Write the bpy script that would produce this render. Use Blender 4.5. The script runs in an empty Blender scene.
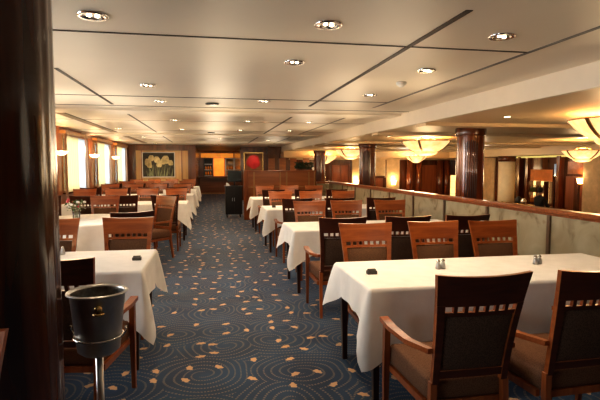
import bpy, bmesh, math, random
from mathutils import Vector, Matrix, Euler
random.seed(7)
PI = math.pi
sc = bpy.context.scene
col = sc.collection

# ------------------------------------------------------------------ node helper
class NB:
    def __init__(s, name):
        s.m = bpy.data.materials.new(name); s.m.use_nodes = True
        s.t = s.m.node_tree; s.t.nodes.clear()
        s.out = s.t.nodes.new('ShaderNodeOutputMaterial')
    def n(s, kind, **kw):
        nd = s.t.nodes.new(kind)
        for k, v in kw.items():
            if k.startswith('i_'):
                s.put(nd, k[2:].replace('_', ' '), v)
            else: setattr(nd, k, v)
        return nd
    def put(s, nd, key, v):
        sock = nd.inputs[int(key)] if key.isdigit() else nd.inputs[key]
        if isinstance(v, bpy.types.NodeSocket): s.t.links.new(v, sock)
        else: sock.default_value = v
    def math(s, op, a, b=0.0, c=None):
        nd = s.t.nodes.new('ShaderNodeMath'); nd.operation = op
        s.put(nd, '0', a); s.put(nd, '1', b)
        if c is not None: s.put(nd, '2', c)
        return nd.outputs[0]
    def mix(s, f, a, b):
        nd = s.t.nodes.new('ShaderNodeMix'); nd.data_type = 'RGBA'
        s.put(nd, '0', f); s.put(nd, '6', a); s.put(nd, '7', b)
        return nd.outputs[2]
    def ramp(s, f, stops):
        nd = s.t.nodes.new('ShaderNodeValToRGB'); e = nd.color_ramp.elements
        while len(e) < len(stops): e.new(0.5)
        for i, (p, c) in enumerate(stops):
            e[i].position = p; e[i].color = (*c[:3], 1)
        s.put(nd, '0', f); return nd.outputs[0]
    def bsdf(s, color, rough=0.5, metal=0.0, spec=0.5, coat=0.0, bump=None, emis=None, estr=0.0, alpha=None, bs=0.3, bd=0.004, trans=0.0):
        p = s.n('ShaderNodeBsdfPrincipled')
        s.put(p, 'Base Color', color); s.put(p, 'Roughness', rough); s.put(p, 'Metallic', metal)
        s.put(p, 'Specular IOR Level', spec); s.put(p, 'Coat Weight', coat); s.put(p, 'Coat Roughness', 0.12)
        s.put(p, 'Transmission Weight', trans)
        if emis is not None: s.put(p, 'Emission Color', emis); s.put(p, 'Emission Strength', estr)
        if bump is not None:
            b = s.n('ShaderNodeBump'); s.put(b, 'Height', bump); s.put(b, 'Strength', bs); s.put(b, 'Distance', bd)
            s.t.links.new(b.outputs[0], p.inputs['Normal'])
        s.t.links.new(p.outputs[0], s.out.inputs[0]); s.p = p
        return s.m
def c4(c): return (*c[:3], 1.0)
def plain(name, color, rough=0.5, metal=0.0, spec=0.5, coat=0.0, var=0.12, scale=6.0, emis=None, estr=0.0):
    b = NB(name)
    tc = b.n('ShaderNodeTexCoord')
    nz = b.n('ShaderNodeTexNoise'); b.put(nz, 'Vector', tc.outputs['Object']); b.put(nz, 'Scale', scale)
    lo = [x*(1-var) for x in color]; hi = [min(1, x*(1+var)) for x in color]
    cc = b.ramp(nz.outputs[0], [(0.3, lo), (0.7, hi)])
    return b.bsdf(cc, rough, metal, spec, coat, emis=(c4(emis) if emis else None), estr=estr)
def wood(name, dark, light, rough=0.3, coat=0.4, axis=2, scale=5.0, bands=9.0, world=False, panel=None):
    b = NB(name)
    tc = b.n('ShaderNodeTexCoord')
    mp = b.n('ShaderNodeMapping'); b.put(mp, 'Vector', tc.outputs['Object'])
    sc3 = [scale*3.0]*3; sc3[axis] = scale*0.22
    b.put(mp, 'Scale', tuple(sc3))
    n1 = b.n('ShaderNodeTexNoise'); b.put(n1, 'Vector', mp.outputs[0]); b.put(n1, 'Scale', 1.3); b.put(n1, 'Detail', 6.0); b.put(n1, 'Distortion', 0.6)
    cc = b.ramp(n1.outputs[0], [(0.28, dark), (0.72, light)])
    return b.bsdf(cc, rough, 0, 0.5, coat)
def emit(name, color, strength):
    b = NB(name); e = b.n('ShaderNodeEmission'); b.put(e, 'Color', c4(color)); b.put(e, 'Strength', strength)
    b.t.links.new(e.outputs[0], b.out.inputs[0]); return b.m

M = {}
M['cherry'] = wood('cherry_wood', (0.21, 0.050, 0.012), (0.41, 0.118, 0.030), 0.28, 0.35, axis=0, scale=6)
M['cherry_v'] = wood('cherry_wood_upright', (0.20, 0.050, 0.014), (0.38, 0.115, 0.032), 0.3, 0.3, axis=2, scale=6)
M['cherry_rear_shaded'] = wood('cherry_wood_rear_shaded', (0.045, 0.012, 0.006), (0.11, 0.028, 0.012), 0.38, 0.2, axis=0, scale=6)  # same chair wood, darkened for rear faces: shade put into the colour
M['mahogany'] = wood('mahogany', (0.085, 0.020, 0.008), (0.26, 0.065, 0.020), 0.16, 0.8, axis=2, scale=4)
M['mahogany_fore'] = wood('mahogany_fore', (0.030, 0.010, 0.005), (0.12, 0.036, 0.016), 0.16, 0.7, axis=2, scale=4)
M['panel_wood'] = wood('panel_wood', (0.25, 0.078, 0.022), (0.44, 0.150, 0.045), 0.3, 0.4, axis=0, scale=2.2)
M['red_wood'] = wood('red_wood', (0.20, 0.050, 0.014), (0.36, 0.100, 0.030), 0.3, 0.4, axis=2, scale=2.2)
M['dark_wood'] = wood('dark_wood', (0.055, 0.016, 0.007), (0.17, 0.050, 0.018), 0.25, 0.5, axis=2, scale=2.5)
M['light_wood'] = wood('light_wood', (0.34, 0.16, 0.05), (0.52, 0.27, 0.10), 0.35, 0.3, axis=2, scale=2.0)
M['gold_panel'] = wood('gold_panel', (0.54, 0.31, 0.11), (0.72, 0.46, 0.20), 0.4, 0.2, axis=2, scale=2.0)
M['cream_wall'] = plain('cream_wall', (0.68, 0.52, 0.31), 0.6)
M['pale_column'] = plain('pale_column', (0.88, 0.76, 0.54), 0.5, var=0.05)
M['fabric'] = None
def fabric(name, a, bcol, sc_=160):
    b = NB(name); tc = b.n('ShaderNodeTexCoord')
    v = b.n('ShaderNodeTexVoronoi'); b.put(v, 'Vector', tc.outputs['Object']); b.put(v, 'Scale', float(sc_))
    cc = b.ramp(v.outputs['Distance'], [(0.1, a), (0.6, bcol)])
    return b.bsdf(cc, 0.85, 0, 0.2, bump=v.outputs['Distance'], bs=0.3, bd=0.001)
M['fabric'] = fabric('brown_weave', (0.065, 0.032, 0.018), (0.15, 0.078, 0.042))
M['fabric_rear_shaded'] = fabric('brown_weave_rear_shaded', (0.045, 0.026, 0.018), (0.115, 0.068, 0.046))  # brown weave toned down on the rear side to carry its shade
M['seat_fabric'] = fabric('seat_weave', (0.085, 0.040, 0.022), (0.17, 0.085, 0.048))
def cloth_mat():
    b = NB('white_cloth'); tc = b.n('ShaderNodeTexCoord')
    n = b.n('ShaderNodeTexNoise'); b.put(n, 'Vector', tc.outputs['Object']); b.put(n, 'Scale', 9.0); b.put(n, 'Detail', 4.0)
    cc = b.ramp(n.outputs[0], [(0.3, (0.74, 0.72, 0.70)), (0.7, (0.81, 0.79, 0.77))])
    m = b.bsdf(cc, 0.8, 0, 0.2, bump=n.outputs[0], bs=0.25, bd=0.01)
    b.put(b.p, 'Sheen Weight', 0.15)
    return m
M['cloth'] = cloth_mat()
M['ceiling'] = plain('ceiling_panel', (0.81, 0.73, 0.60), 0.42, spec=0.4, var=0.02, scale=1.5)
M['ceiling2'] = plain('side_ceiling', (0.76, 0.58, 0.36), 0.4, spec=0.45, var=0.03, scale=1.5)
M['fascia'] = plain('cream_fascia', (0.76, 0.66, 0.53), 0.5, var=0.02)
M['gap'] = plain('shadow_gap', (0.035, 0.022, 0.016), 0.6)
M['joint'] = plain('fine_joint', (0.30, 0.23, 0.16), 0.6)
M['grey_gap'] = plain('grey_gap', (0.16, 0.15, 0.14), 0.5)
M['chrome'] = plain('chrome', (0.72, 0.70, 0.68), 0.12, 1.0, var=0.03)
M['steel'] = plain('brushed_steel', (0.55, 0.54, 0.53), 0.30, 1.0, var=0.08, scale=20)
M['inner_shell'] = plain('darker_steel', (0.16, 0.155, 0.14), 0.35, 0.8, var=0.5, scale=30)
M['brass'] = plain('brass', (0.62, 0.42, 0.18), 0.25, 1.0)
M['bulb'] = emit('halogen_bulb', (1.0, 0.80, 0.52), 9.0)
M['black'] = plain('black_lacquer', (0.012, 0.011, 0.012), 0.35)
M['screen'] = plain('dark_screen', (0.02, 0.03, 0.035), 0.2)
M['white_plastic'] = plain('white_plastic', (0.7, 0.68, 0.62), 0.4)
M['holder'] = plain('sugar_box', (0.05, 0.045, 0.04), 0.4)
M['glass'] = None
def glassm(name, tint=(0.95, 0.97, 0.97), gl=0.12):
    b = NB(name); t = b.n('ShaderNodeBsdfTransparent'); b.put(t, 'Color', c4(tint))
    g = b.n('ShaderNodeBsdfGlossy'); b.put(g, 'Roughness', 0.04)
    f = b.n('ShaderNodeFresnel'); mx = b.n('ShaderNodeMixShader')
    b.put(mx, '0', b.math('ADD', f.outputs[0], gl)); b.put(mx, '1', t.outputs[0]); b.put(mx, '2', g.outputs[0])
    b.t.links.new(mx.outputs[0], b.out.inputs[0]); return b.m
M['glass'] = glassm('clear_glass')
def sheer(name, color, tr, fold=22.0):
    b = NB(name); d = b.n('ShaderNodeBsdfDiffuse'); tl = b.n('ShaderNodeBsdfTranslucent'); tp = b.n('ShaderNodeBsdfTransparent')
    b.put(d, 'Color', c4(color)); b.put(tl, 'Color', c4(color)); b.put(tp, 'Color', (1, 1, 1, 1))
    m1 = b.n('ShaderNodeMixShader'); b.put(m1, '0', 0.65); b.put(m1, '1', d.outputs[0]); b.put(m1, '2', tl.outputs[0])
    m2 = b.n('ShaderNodeMixShader'); b.put(m2, '0', tr); b.put(m2, '1', m1.outputs[0]); b.put(m2, '2', tp.outputs[0])
    b.t.links.new(m2.outputs[0], b.out.inputs[0]); return b.m
M['sheer'] = sheer('sheer_curtain', (0.62, 0.50, 0.25), 0.0)
M['sheer_white'] = sheer('white_sheer', (0.50, 0.54, 0.56), 0.10)
M['drape'] = sheer('taupe_drape', (0.55, 0.38, 0.26), 0.0)
M['sconce_glass'] = plain('sconce_glass', (0.9, 0.8, 0.65), 0.4, emis=(1.0, 0.72, 0.42), estr=5.0)
M['lamp_glow'] = plain('lamp_glow', (0.9, 0.8, 0.6), 0.5, emis=(1.0, 0.62, 0.26), estr=5.0)
def alabaster():
    b = NB('alabaster_glass'); tc = b.n('ShaderNodeTexCoord')
    n = b.n('ShaderNodeTexNoise'); b.put(n, 'Vector', tc.outputs['Object']); b.put(n, 'Scale', 7.0); b.put(n, 'Detail', 5.0); b.put(n, 'Distortion', 1.0)
    cc = b.ramp(n.outputs[0], [(0.3, (0.92, 0.50, 0.17)), (0.7, (1.0, 0.76, 0.38))])
    return b.bsdf(cc, 0.35, emis=cc, estr=0.72)
M['alabaster'] = alabaster()
M['cove'] = plain('lit_cove', (0.7, 0.62, 0.25), 0.6, emis=(0.85, 0.72, 0.22), estr=0.45)
def marble():
    b = NB('cream_marble'); tc = b.n('ShaderNodeTexCoord')
    n = b.n('ShaderNodeTexNoise'); b.put(n, 'Vector', tc.outputs['Object']); b.put(n, 'Scale', 2.6); b.put(n, 'Detail', 7.0); b.put(n, 'Distortion', 1.4)
    c1 = b.ramp(n.outputs[0], [(0.33, (0.24, 0.19, 0.11)), (0.44, (0.42, 0.36, 0.23)), (0.75, (0.50, 0.43, 0.29))])
    v = b.n('ShaderNodeTexNoise'); b.put(v, 'Vector', tc.outputs['Object']); b.put(v, 'Scale', 6.5); b.put(v, 'Detail', 2.0)
    f = b.ramp(v.outputs[0], [(0.66, (0, 0, 0)), (0.72, (1, 1, 1))])
    return b.bsdf(b.mix(b.math('MULTIPLY', f, 0.6), c1, (0.30, 0.22, 0.12, 1)), 0.25, coat=0.3)
M['marble'] = marble()
M['post'] = plain('bronze_post', (0.17, 0.11, 0.07), 0.35, 0.3)
def carpet():
    b = NB('swirl_carpet'); tc = b.n('ShaderNodeTexCoord'); P = tc.outputs['Object']
    # gentle warp
    w = b.n('ShaderNodeTexNoise'); b.put(w, 'Vector', P); b.put(w, 'Scale', 1.6); b.put(w, 'Detail', 1.0)
    vm = b.n('ShaderNodeVectorMath'); vm.operation = 'MULTIPLY_ADD'
    b.put(vm, '0', w.outputs['Color']); vm.inputs[1].default_value = (0.22, 0.22, 0); b.put(vm, '2', P)
    Q = vm.outputs[0]
    v = b.n('ShaderNodeTexVoronoi'); v.voronoi_dimensions = '2D'; b.put(v, 'Vector', Q); b.put(v, 'Scale', 1.75); b.put(v, 'Randomness', 0.7)
    d = b.n('ShaderNodeVectorMath'); d.operation = 'SUBTRACT'; b.put(d, '0', Q); b.put(d, '1', v.outputs['Position'])
    s = b.n('ShaderNodeSeparateXYZ'); b.put(s, '0', d.outputs[0]); x, y = s.outputs[0], s.outputs[1]
    r = b.math('SQRT', b.math('ADD', b.math('MULTIPLY', x, x), b.math('MULTIPLY', y, y)))
    th = b.math('DIVIDE', b.math('ARCTAN2', y, x), 2*PI)
    cs = b.n('ShaderNodeSeparateColor'); b.put(cs, '0', v.outputs['Color'])
    sg = b.math('SUBTRACT', b.math('MULTIPLY', b.math('GREATER_THAN', cs.outputs[0], 0.5), 2.0), 1.0)
    sp = b.math('FRACT', b.math('ADD', b.math('MULTIPLY', r, 17.0), b.math('MULTIPLY', b.math('MULTIPLY', th, 2.0), sg)))
    ln = b.math('LESS_THAN', b.math('ABSOLUTE', b.math('SUBTRACT', sp, 0.5)), 0.12)
    ring = b.math('FLOOR', b.math('MULTIPLY', r, 17.0))
    dots = b.math('GREATER_THAN', b.math('SINE', b.math('MULTIPLY', th, b.math('MULTIPLY', b.math('ADD', ring, 1.5), 2*PI*13))), -0.25)
    keep = b.math('GREATER_THAN', r, 0.05)
    dot = b.math('MULTIPLY', b.math('MULTIPLY', ln, dots), keep)
    # flower blobs
    v2 = b.n('ShaderNodeTexVoronoi'); v2.voronoi_dimensions = '2D'; b.put(v2, 'Vector', P); b.put(v2, 'Scale', 4.1); b.put(v2, 'Randomness', 0.62)
    d2 = b.n('ShaderNodeVectorMath'); d2.operation = 'SUBTRACT'; b.put(d2, '0', P); b.put(d2, '1', v2.outputs['Position'])
    c2 = b.n('ShaderNodeSeparateColor'); b.put(c2, '0', v2.outputs['Color'])
    rt = b.n('ShaderNodeVectorRotate'); rt.rotation_type = 'Z_AXIS'; b.put(rt, 'Vector', d2.outputs[0]); b.put(rt, 'Angle', b.math('MULTIPLY', c2.outputs[0], 3.0))
    s2 = b.n('ShaderNodeSeparateXYZ'); b.put(s2, '0', rt.outputs[0])
    r2 = b.math('SQRT', b.math('ADD', b.math('POWER', b.math('MULTIPLY', s2.outputs[0], 1.0), 2.0), b.math('POWER', b.math('MULTIPLY', s2.outputs[1], 1.7), 2.0)))
    t2 = b.math('ARCTAN2', s2.outputs[1], s2.outputs[0])
    lobe = b.math('ADD', 0.041, b.math('MULTIPLY', b.math('SINE', b.math('ADD', b.math('MULTIPLY', t2, 5.0), b.math('MULTIPLY', c2.outputs[2], 9.0))), 0.006))
    blob = b.math('MULTIPLY', b.math('LESS_THAN', r2, lobe), b.math('GREATER_THAN', c2.outputs[1], 0.22))
    n = b.n('ShaderNodeTexNoise'); b.put(n, 'Vector', P); b.put(n, 'Scale', 2.2)
    base = b.ramp(n.outputs[0], [(0.35, (0.004, 0.019, 0.052)), (0.65, (0.009, 0.042, 0.096))])
    a = b.mix(b.math('MULTIPLY', dot, 0.75), base, (0.22, 0.17, 0.115, 1))
    a = b.mix(blob, a, (0.60, 0.36, 0.18, 1))
    m = b.bsdf(a, 0.7, 0, 0.25, bs=0.3)
    b.put(b.p, 'Sheen Weight', 0.28); b.put(b.p, 'Sheen Tint', (0.5, 0.62, 0.85, 1))
    return m
M['carpet'] = carpet()
M['leaf'] = plain('leaf_green', (0.05, 0.14, 0.03), 0.5, var=0.5, scale=20)
M['leaf_dark'] = plain('dark_leaf', (0.012, 0.035, 0.012), 0.5, var=0.4, scale=20)
M['pink'] = plain('pink_petal', (0.55, 0.07, 0.10), 0.6, var=0.3)
M['tulip'] = plain('tulip_petal', (0.50, 0.40, 0.20), 0.6, var=0.25, scale=9)
M['painting_dark'] = plain('painting_dark', (0.030, 0.026, 0.016), 0.6, var=0.6, scale=5)
M['stem_green'] = plain('stem_green', (0.20, 0.22, 0.11), 0.6)
M['painting_gold'] = plain('painting_gold', (0.20, 0.085, 0.03), 0.5)
M['red'] = plain('scarlet', (0.34, 0.006, 0.010), 0.5, var=0.2)
M['orange_art'] = plain('orange_art', (0.60, 0.16, 0.02), 0.4, var=0.6, scale=2.5, emis=(0.9, 0.30, 0.04), estr=0.5)
M['skin'] = plain('skin', (0.45, 0.25, 0.17), 0.6)
M['hair'] = plain('dark_hair', (0.02, 0.012, 0.008), 0.6)
M['black_cloth'] = plain('black_clothes', (0.010, 0.010, 0.013), 0.8)
M['bottle'] = plain('green_bottle', (0.10, 0.11, 0.03), 0.15, var=0.3)
M['amber'] = plain('amber_bottle', (0.5, 0.18, 0.03), 0.15)
M['red_wood_lit'] = M['red_wood']
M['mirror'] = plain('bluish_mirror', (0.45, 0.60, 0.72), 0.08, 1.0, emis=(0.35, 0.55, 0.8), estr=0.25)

# ------------------------------------------------------------------ mesh builder
class MB:
    def __init__(s): s.v = []; s.f = []; s.mi = []; s.sm = []
    def add(s, vs, fs, mi=0, smooth=False):
        o = len(s.v); s.v += [tuple(v) for v in vs]
        for f in fs: s.f.append(tuple(o+i for i in f)); s.mi.append(mi); s.sm.append(smooth)
        return s
    def hexa(s, p, mi=0, rear=None):
        fs = [(3, 2, 1, 0), (4, 5, 6, 7), (0, 1, 5, 4), (1, 2, 6, 5), (2, 3, 7, 6), (3, 0, 4, 7)]
        s.add(p, fs, mi)
        if rear is not None: s.mi[-4] = rear      # the face between the first two corners
        return s
    def box(s, x0, x1, y0, y1, z0, z1, mi=0):
        return s.hexa([(x0, y0, z0), (x1, y0, z0), (x1, y1, z0), (x0, y1, z0), (x0, y0, z1), (x1, y0, z1), (x1, y1, z1), (x0, y1, z1)], mi)
    def bar(s, p0, a0, p1, a1, mi=0):
        # tapered upright bar, sections parallel to XY, a = (sx, sy)
        q = []
        for p, a in ((p0, a0), (p1, a1)):
            for dx, dy in ((-1, -1), (1, -1), (1, 1), (-1, 1)): q.append((p[0]+dx*a[0]/2, p[1]+dy*a[1]/2, p[2]))
        return s.hexa(q, mi)
    def lathe(s, prof, n=24, c=(0, 0, 0), mi=0, smooth=True, cap=True):
        vs = []
        for r, z in prof:
            for k in range(n):
                a = 2*PI*k/n; vs.append((c[0]+r*math.cos(a), c[1]+r*math.sin(a), c[2]+z))
        fs = []
        for i in range(len(prof)-1):
            for k in range(n):
                k2 = (k+1) % n; fs.append((i*n+k, i*n+k2, (i+1)*n+k2, (i+1)*n+k))
        s.add(vs, fs, mi, smooth)
        if cap:
            o = len(s.v)-len(vs)
            if prof[0][0] > 1e-5: s.f.append(tuple(o+k for k in reversed(range(n)))); s.mi.append(mi); s.sm.append(False)
            if prof[-1][0] > 1e-5: s.f.append(tuple(o+(len(prof)-1)*n+k for k in range(n))); s.mi.append(mi); s.sm.append(False)
        return s
    def tube(s, pts, r, n=8, mi=0):
        pts = [Vector(p) for p in pts]; vs = []
        rr = r if isinstance(r, (list, tuple)) else [r]*len(pts)
        up = Vector((0, 0, 1))
        for i, p in enumerate(pts):
            d = (pts[min(i+1, len(pts)-1)]-pts[max(i-1, 0)]).normalized()
            a = d.cross(up)
            if a.length < 0.1: a = d.cross(Vector((1, 0, 0)))
            a.normalize(); b = d.cross(a).normalized()
            for k in range(n):
                t = 2*PI*k/n; vs.append(p+(a*math.cos(t)+b*math.sin(t))*rr[i])
        fs = []
        for i in range(len(pts)-1):
            for k in range(n):
                k2 = (k+1) % n; fs.append((i*n+k, i*n+k2, (i+1)*n+k2, (i+1)*n+k))
        fs.append(tuple(reversed(range(n)))); fs.append(tuple((len(pts)-1)*n+k for k in range(n)))
        return s.add(vs, fs, mi, True)
    def ball(s, c, r, mi=0, n=12, m=8):
        r = r if isinstance(r, (list, tuple)) else (r, r, r)
        vs = []; fs = []
        for i in range(m+1):
            t = PI*i/m
            for k in range(n):
                a = 2*PI*k/n
                vs.append((c[0]+r[0]*math.sin(t)*math.cos(a), c[1]+r[1]*math.sin(t)*math.sin(a), c[2]-r[2]*math.cos(t)))
        for i in range(m):
            for k in range(n):
                k2 = (k+1) % n; fs.append((i*n+k, i*n+k2, (i+1)*n+k2, (i+1)*n+k))
        return s.add(vs, fs, mi, True)
    def build(s, name, mats, parent=None, bevel=0, loc=None, seg=2, fix=False):
        me = bpy.data.meshes.new(name); me.from_pydata(s.v, [], s.f)
        mats = mats if isinstance(mats, (list, tuple)) else [mats]
        for m in mats: me.materials.append(m)
        for p, i, sm in zip(me.polygons, s.mi, s.sm): p.material_index = i; p.use_smooth = sm
        bm = bmesh.new(); bm.from_mesh(me)
        bmesh.ops.remove_doubles(bm, verts=bm.verts, dist=1e-6)
        if fix: bmesh.ops.recalc_face_normals(bm, faces=bm.faces)
        bm.to_mesh(me); bm.free()
        o = bpy.data.objects.new(name, me); col.objects.link(o)
        if parent is not None: o.parent = parent
        if loc is not None: o.location = loc
        if bevel:
            md = o.modifiers.new('bevel', 'BEVEL'); md.width = bevel; md.segments = seg; md.limit_method = 'ANGLE'; md.angle_limit = 0.6
            md.harden_normals = False
        return o
def tag(o, label=None, cat=None, group=None, kind=None):
    if label: o['label'] = label
    if cat: o['category'] = cat
    if group: o['group'] = group
    if kind: o['kind'] = kind
    return o
def empty(name, loc=(0, 0, 0), rz=0.0):
    o = bpy.data.objects.new(name, None); col.objects.link(o); o.location = loc; o.rotation_euler = (0, 0, rz); o.empty_display_size = 0.1
    return o
kids = {}
def copy_tree(o, parent=None):
    c = o.copy(); col.objects.link(c); c.parent = parent
    for ch in list(o.children): copy_tree(ch, c)
    return c
def struct(o): o['kind'] = 'structure'; return o
def place(proto, used, loc, rz, label, group=None):
    o = proto if not used[0] else copy_tree(proto)
    used[0] = True
    o.location = loc; o.rotation_euler = (0, 0, rz); o['label'] = label
    if group: o['group'] = group
    elif 'group' in o: del o['group']
    return o

# ------------------------------------------------------------------ the room shell
XL, XF, ZC, ZS = -3.2, 3.1, 2.4, 2.2
XR, YB, YN = 12.0, 22.0, -3.0
ZLOW = -0.5
struct(MB().box(-3.4, 3.55, YN, 28.2, -0.1, 0.0).build('floor', M['carpet']))
struct(MB().box(3.55, 12.2, YN, 22.2, ZLOW-0.1, ZLOW).build('floor_lower', M['carpet']))
struct(MB().box(3.50, 3.55, YN, 22.0, ZLOW-0.1, -0.1).build('wall_step', M['panel_wood']))

# main ceiling with recessed shadow gaps laid on its surface as thin dark channels
struct(MB().box(-3.4, XF+0.02, YN, 28.2, ZC, ZC+0.1).build('ceiling', M['ceiling']))
struct(MB().box(XF+0.02, 12.2, YN, 22.2, ZS, ZS+0.1).build('ceiling_side', M['ceiling2']))
struct(MB().box(XF, XF+0.06, YN, YB, ZS-0.01, ZC).build('trim_1', M['fascia']))
tn = [1]
def gap(x0, x1, y0, y1, mat='gap', z=ZC, t=0.004):
    tn[0] += 1
    struct(MB().box(x0, x1, y0, y1, z-t, z+0.001).build('trim_%d' % tn[0], M[mat]))
for y0, y1 in ((2.5, 6.85), (8.3, 12.8), (14.3, 18.2)):
    gap(1.385, 1.425, y0, y1)
for y0, y1 in ((0.8, 1.9), (4.6, 7.1), (8.25, 12.75), (14.3, 18.0)):
    gap(-1.325, -1.29, y0, y1)
for y0, y1 in ((8.4, 12.9), (14.5, 18.8)):
    gap(-2.43, -2.27, y0, y1, 'joint'); gap(-2.29, -2.26, y0, y1)
for y0, y1 in ((-1.0, 6.85), (8.3, 12.9), (14.3, 18.2)):
    gap(2.34, 2.375, y0, y1, 'grey_gap')
for y, w in ((3.33, 0.022), (-0.4, 0.022)):
    gap(-3.2, 2.36, y-w/2, y+w/2)
for y in (6.25, 7.25, 9.5, 12.05, 15.2, 17.6, 20.0):
    gap(-3.2, 2.36 if y < 7 else 3.08, y-0.012, y+0.012, 'gap' if y in (6.25, 7.25) else 'joint')
# shallow cross beams of the ceiling between the bays
tn[0] += 1; struct(MB().box(-3.2, 3.1, 7.6, 8.1, ZC-0.03, ZC).build('trim_%d' % tn[0], M['ceiling']))
tn[0] += 1; struct(MB().box(-3.2, 3.1, 13.2, 13.9, ZC-0.03, ZC).build('trim_%d' % tn[0], M['ceiling']))
# bands across the side ceiling
for y in (6.8, 8.9, 12.4, 14.6, 18.2):
    tn[0] += 1; struct(MB().box(3.16, 12.0, y, y+0.35, ZS-0.05, ZS).build('trim_%d' % tn[0], M['ceiling2']))
# dropped soffit round the side room, with a lit cove
tn[0] += 1; struct(MB().box(10.9, 12.0, YN, 22.0, 1.92, ZS).build('trim_%d' % tn[0], M['ceiling2']))
tn[0] += 1; struct(MB().box(3.16, 10.9, 20.9, 22.0, 1.92, ZS).build('trim_%d' % tn[0], M['ceiling2']))
tn[0] += 1; struct(MB().box(11.86, 11.94, 12.0, 17.3, 1.86, 1.92).build('trim_%d' % tn[0], M['cove']))

# walls
struct(MB().box(-3.4, 12.2, YN-0.1, YN, ZLOW, ZC+0.1).build('wall_rear', M['panel_wood']))
# window wall: piers, dado and header around window openings
wins = [(-0.9, 1.0), (2.5, 4.4), (5.5, 7.4), (8.5, 10.4), (11.5, 13.4), (14.5, 16.4), (17.45, 19.35)]
w = MB()
edges = [YN] + [e for a in wins for e in a] + [22.0]
for i in range(0, len(edges), 2): w.box(-3.35, XL, edges[i], edges[i+1], 0, ZC)
for a, b_ in wins:
    w.box(-3.35, XL, a, b_, 0, 0.95); w.box(-3.35, XL, a, b_, 2.25, ZC)
struct(w.build('wall_window_side', M['red_wood']))
for i, (a, b_) in enumerate(wins):
    f = MB()
    f.box(-3.36, XL+0.015, a, a+0.05, 0.95, 2.25).box(-3.36, XL+0.015, b_-0.05, b_, 0.95, 2.25)
    f.box(-3.36, XL+0.015, a+0.05, b_-0.05, 0.95, 1.0).box(-3.36, XL+0.015, a+0.05, b_-0.05, 2.2, 2.25)
    wf = struct(f.build('window_%d' % (i+1), M['light_wood']))
    MB().box(-3.31, -3.30, a+0.05, b_-0.05, 1.0, 2.2).build('pane', M['glass'], wf)
    # sill
    MB().box(XL, XL+0.09, a-0.03, b_+0.03, 0.93, 0.96).build('sill', M['dark_wood'], wf)
struct(MB().box(XL, XL+0.02, YN, 20, 0, 0.12).build('baseboard_window_side', M['dark_wood']))
# tulip wall at the end of the window side
struct(MB().box(-3.4, -0.58, 20.0, 20.15, 0, ZC).build('wall_tulip', M['gold_panel']))
struct(MB().box(-0.70, -0.58, 20.15, 28.0, 0, ZC).build('wall_passage', M['dark_wood']))
tn[0] += 1; struct(MB().box(-3.2, -0.56, 19.94, 20.0, 2.16, ZC).build('trim_%d' % tn[0], M['dark_wood']))
for x0, x1, mm in ((-3.2, -2.86, 'dark_wood'), (-0.86, -0.56, 'dark_wood'), (-1.12, -1.09, 'red_wood'), (-2.66, -2.63, 'red_wood')):
    tn[0] += 1; struct(MB().box(x0, x1, 19.94, 20.0, 0, 2.16).build('trim_%d' % tn[0], M[mm]))
# far walls
struct(MB().box(-0.70, 2.5, 28.0, 28.1, 0, ZC).build('wall_galley', M['red_wood']))
tn[0] += 1; struct(MB().box(-0.58, 1.35, 27.4, 28.0, 2.28, ZC).build('trim_%d' % tn[0], M['light_wood']))
struct(MB().box(1.35, 3.6, YB, YB+0.15, 0, ZC).build('wall_painting', M['dark_wood']))
struct(MB().box(1.35, 1.5, YB+0.15, 28.0, 0, ZC).build('wall_passage_far', M['dark_wood']))
struct(MB().box(3.6, 12.2, YB, YB+0.15, ZLOW, ZC).build('wall_far_side', M['dark_wood']))
struct(MB().box(12.0, 12.15, YN, YB, ZLOW, ZC).build('wall_bar_side', M['dark_wood']))
tn[0] += 1; struct(MB().box(3.55, 12.0, YB-0.03, YB, 1.84, 1.92).build('trim_%d' % tn[0], M['cream_wall']))

tn[0] += 1; struct(MB().box(2.5, 3.1, 21.3, 22.0, 2.08, ZC).build('trim_%d' % tn[0], M['dark_wood']))
for xq in (2.6, 3.1, 3.6, 4.2, 4.9):
    tn[0] += 1; struct(MB().box(xq, xq+0.3, 21.94, 22.0, 0, 1.9).build('trim_%d' % tn[0], M['panel_wood']))
# wall panelling of the far side (x0, x1, material, z0, z1)
def farpanel(x0, x1, m, z0=ZLOW, z1=1.84, y=YB, t=0.04):
    tn[0] += 1; return struct(MB().box(x0, x1, y-t, y, z0, z1).build('trim_%d' % tn[0], M[m]))

farpanel(6.55, 7.05, 'cream_wall'); farpanel(8.25, 8.9, 'cream_wall'); farpanel(7.15, 8.2, 'cream_wall', 1.0, 1.84, t=0.03)
farpanel(9.9, 10.9, 'red_wood', -0.3, 1.6)
def far_door(x0, x1, z1, n, m='red_wood', y=YB):
    d = MB(); d.box(x0, x0+0.08, y-0.08, y, ZLOW, z1).box(x1-0.08, x1, y-0.08, y, ZLOW, z1).box(x0, x1, y-0.08, y, z1, z1+0.1)
    o = struct(d.build('door_%d' % n, M['dark_wood']))
    xm = (x0+x1)/2
    for a, b_ in ((x0+0.08, xm-0.01), (xm+0.01, x1-0.08)):
        l = MB().box(a, b_, y-0.05, y-0.01, ZLOW+0.02, z1-0.01)
        l.box(a+0.08, b_-0.08, y-0.062, y-0.05, ZLOW+0.2, 0.35).box(a+0.08, b_-0.08, y-0.062, y-0.05, 0.55, z1-0.12)
        lf = l.build('door_leaf', M[m], o, bevel=0.01)
        hx = b_-0.05 if a < xm-0.1 else a+0.05
        MB().tube([(hx, y-0.09, 0.45), (hx, y-0.09, 0.65)], 0.012).build('handle', M['brass'], lf)
far_door(5.5, 6.45, 1.6, 1); far_door(7.25, 8.15, 0.98, 2)

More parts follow.
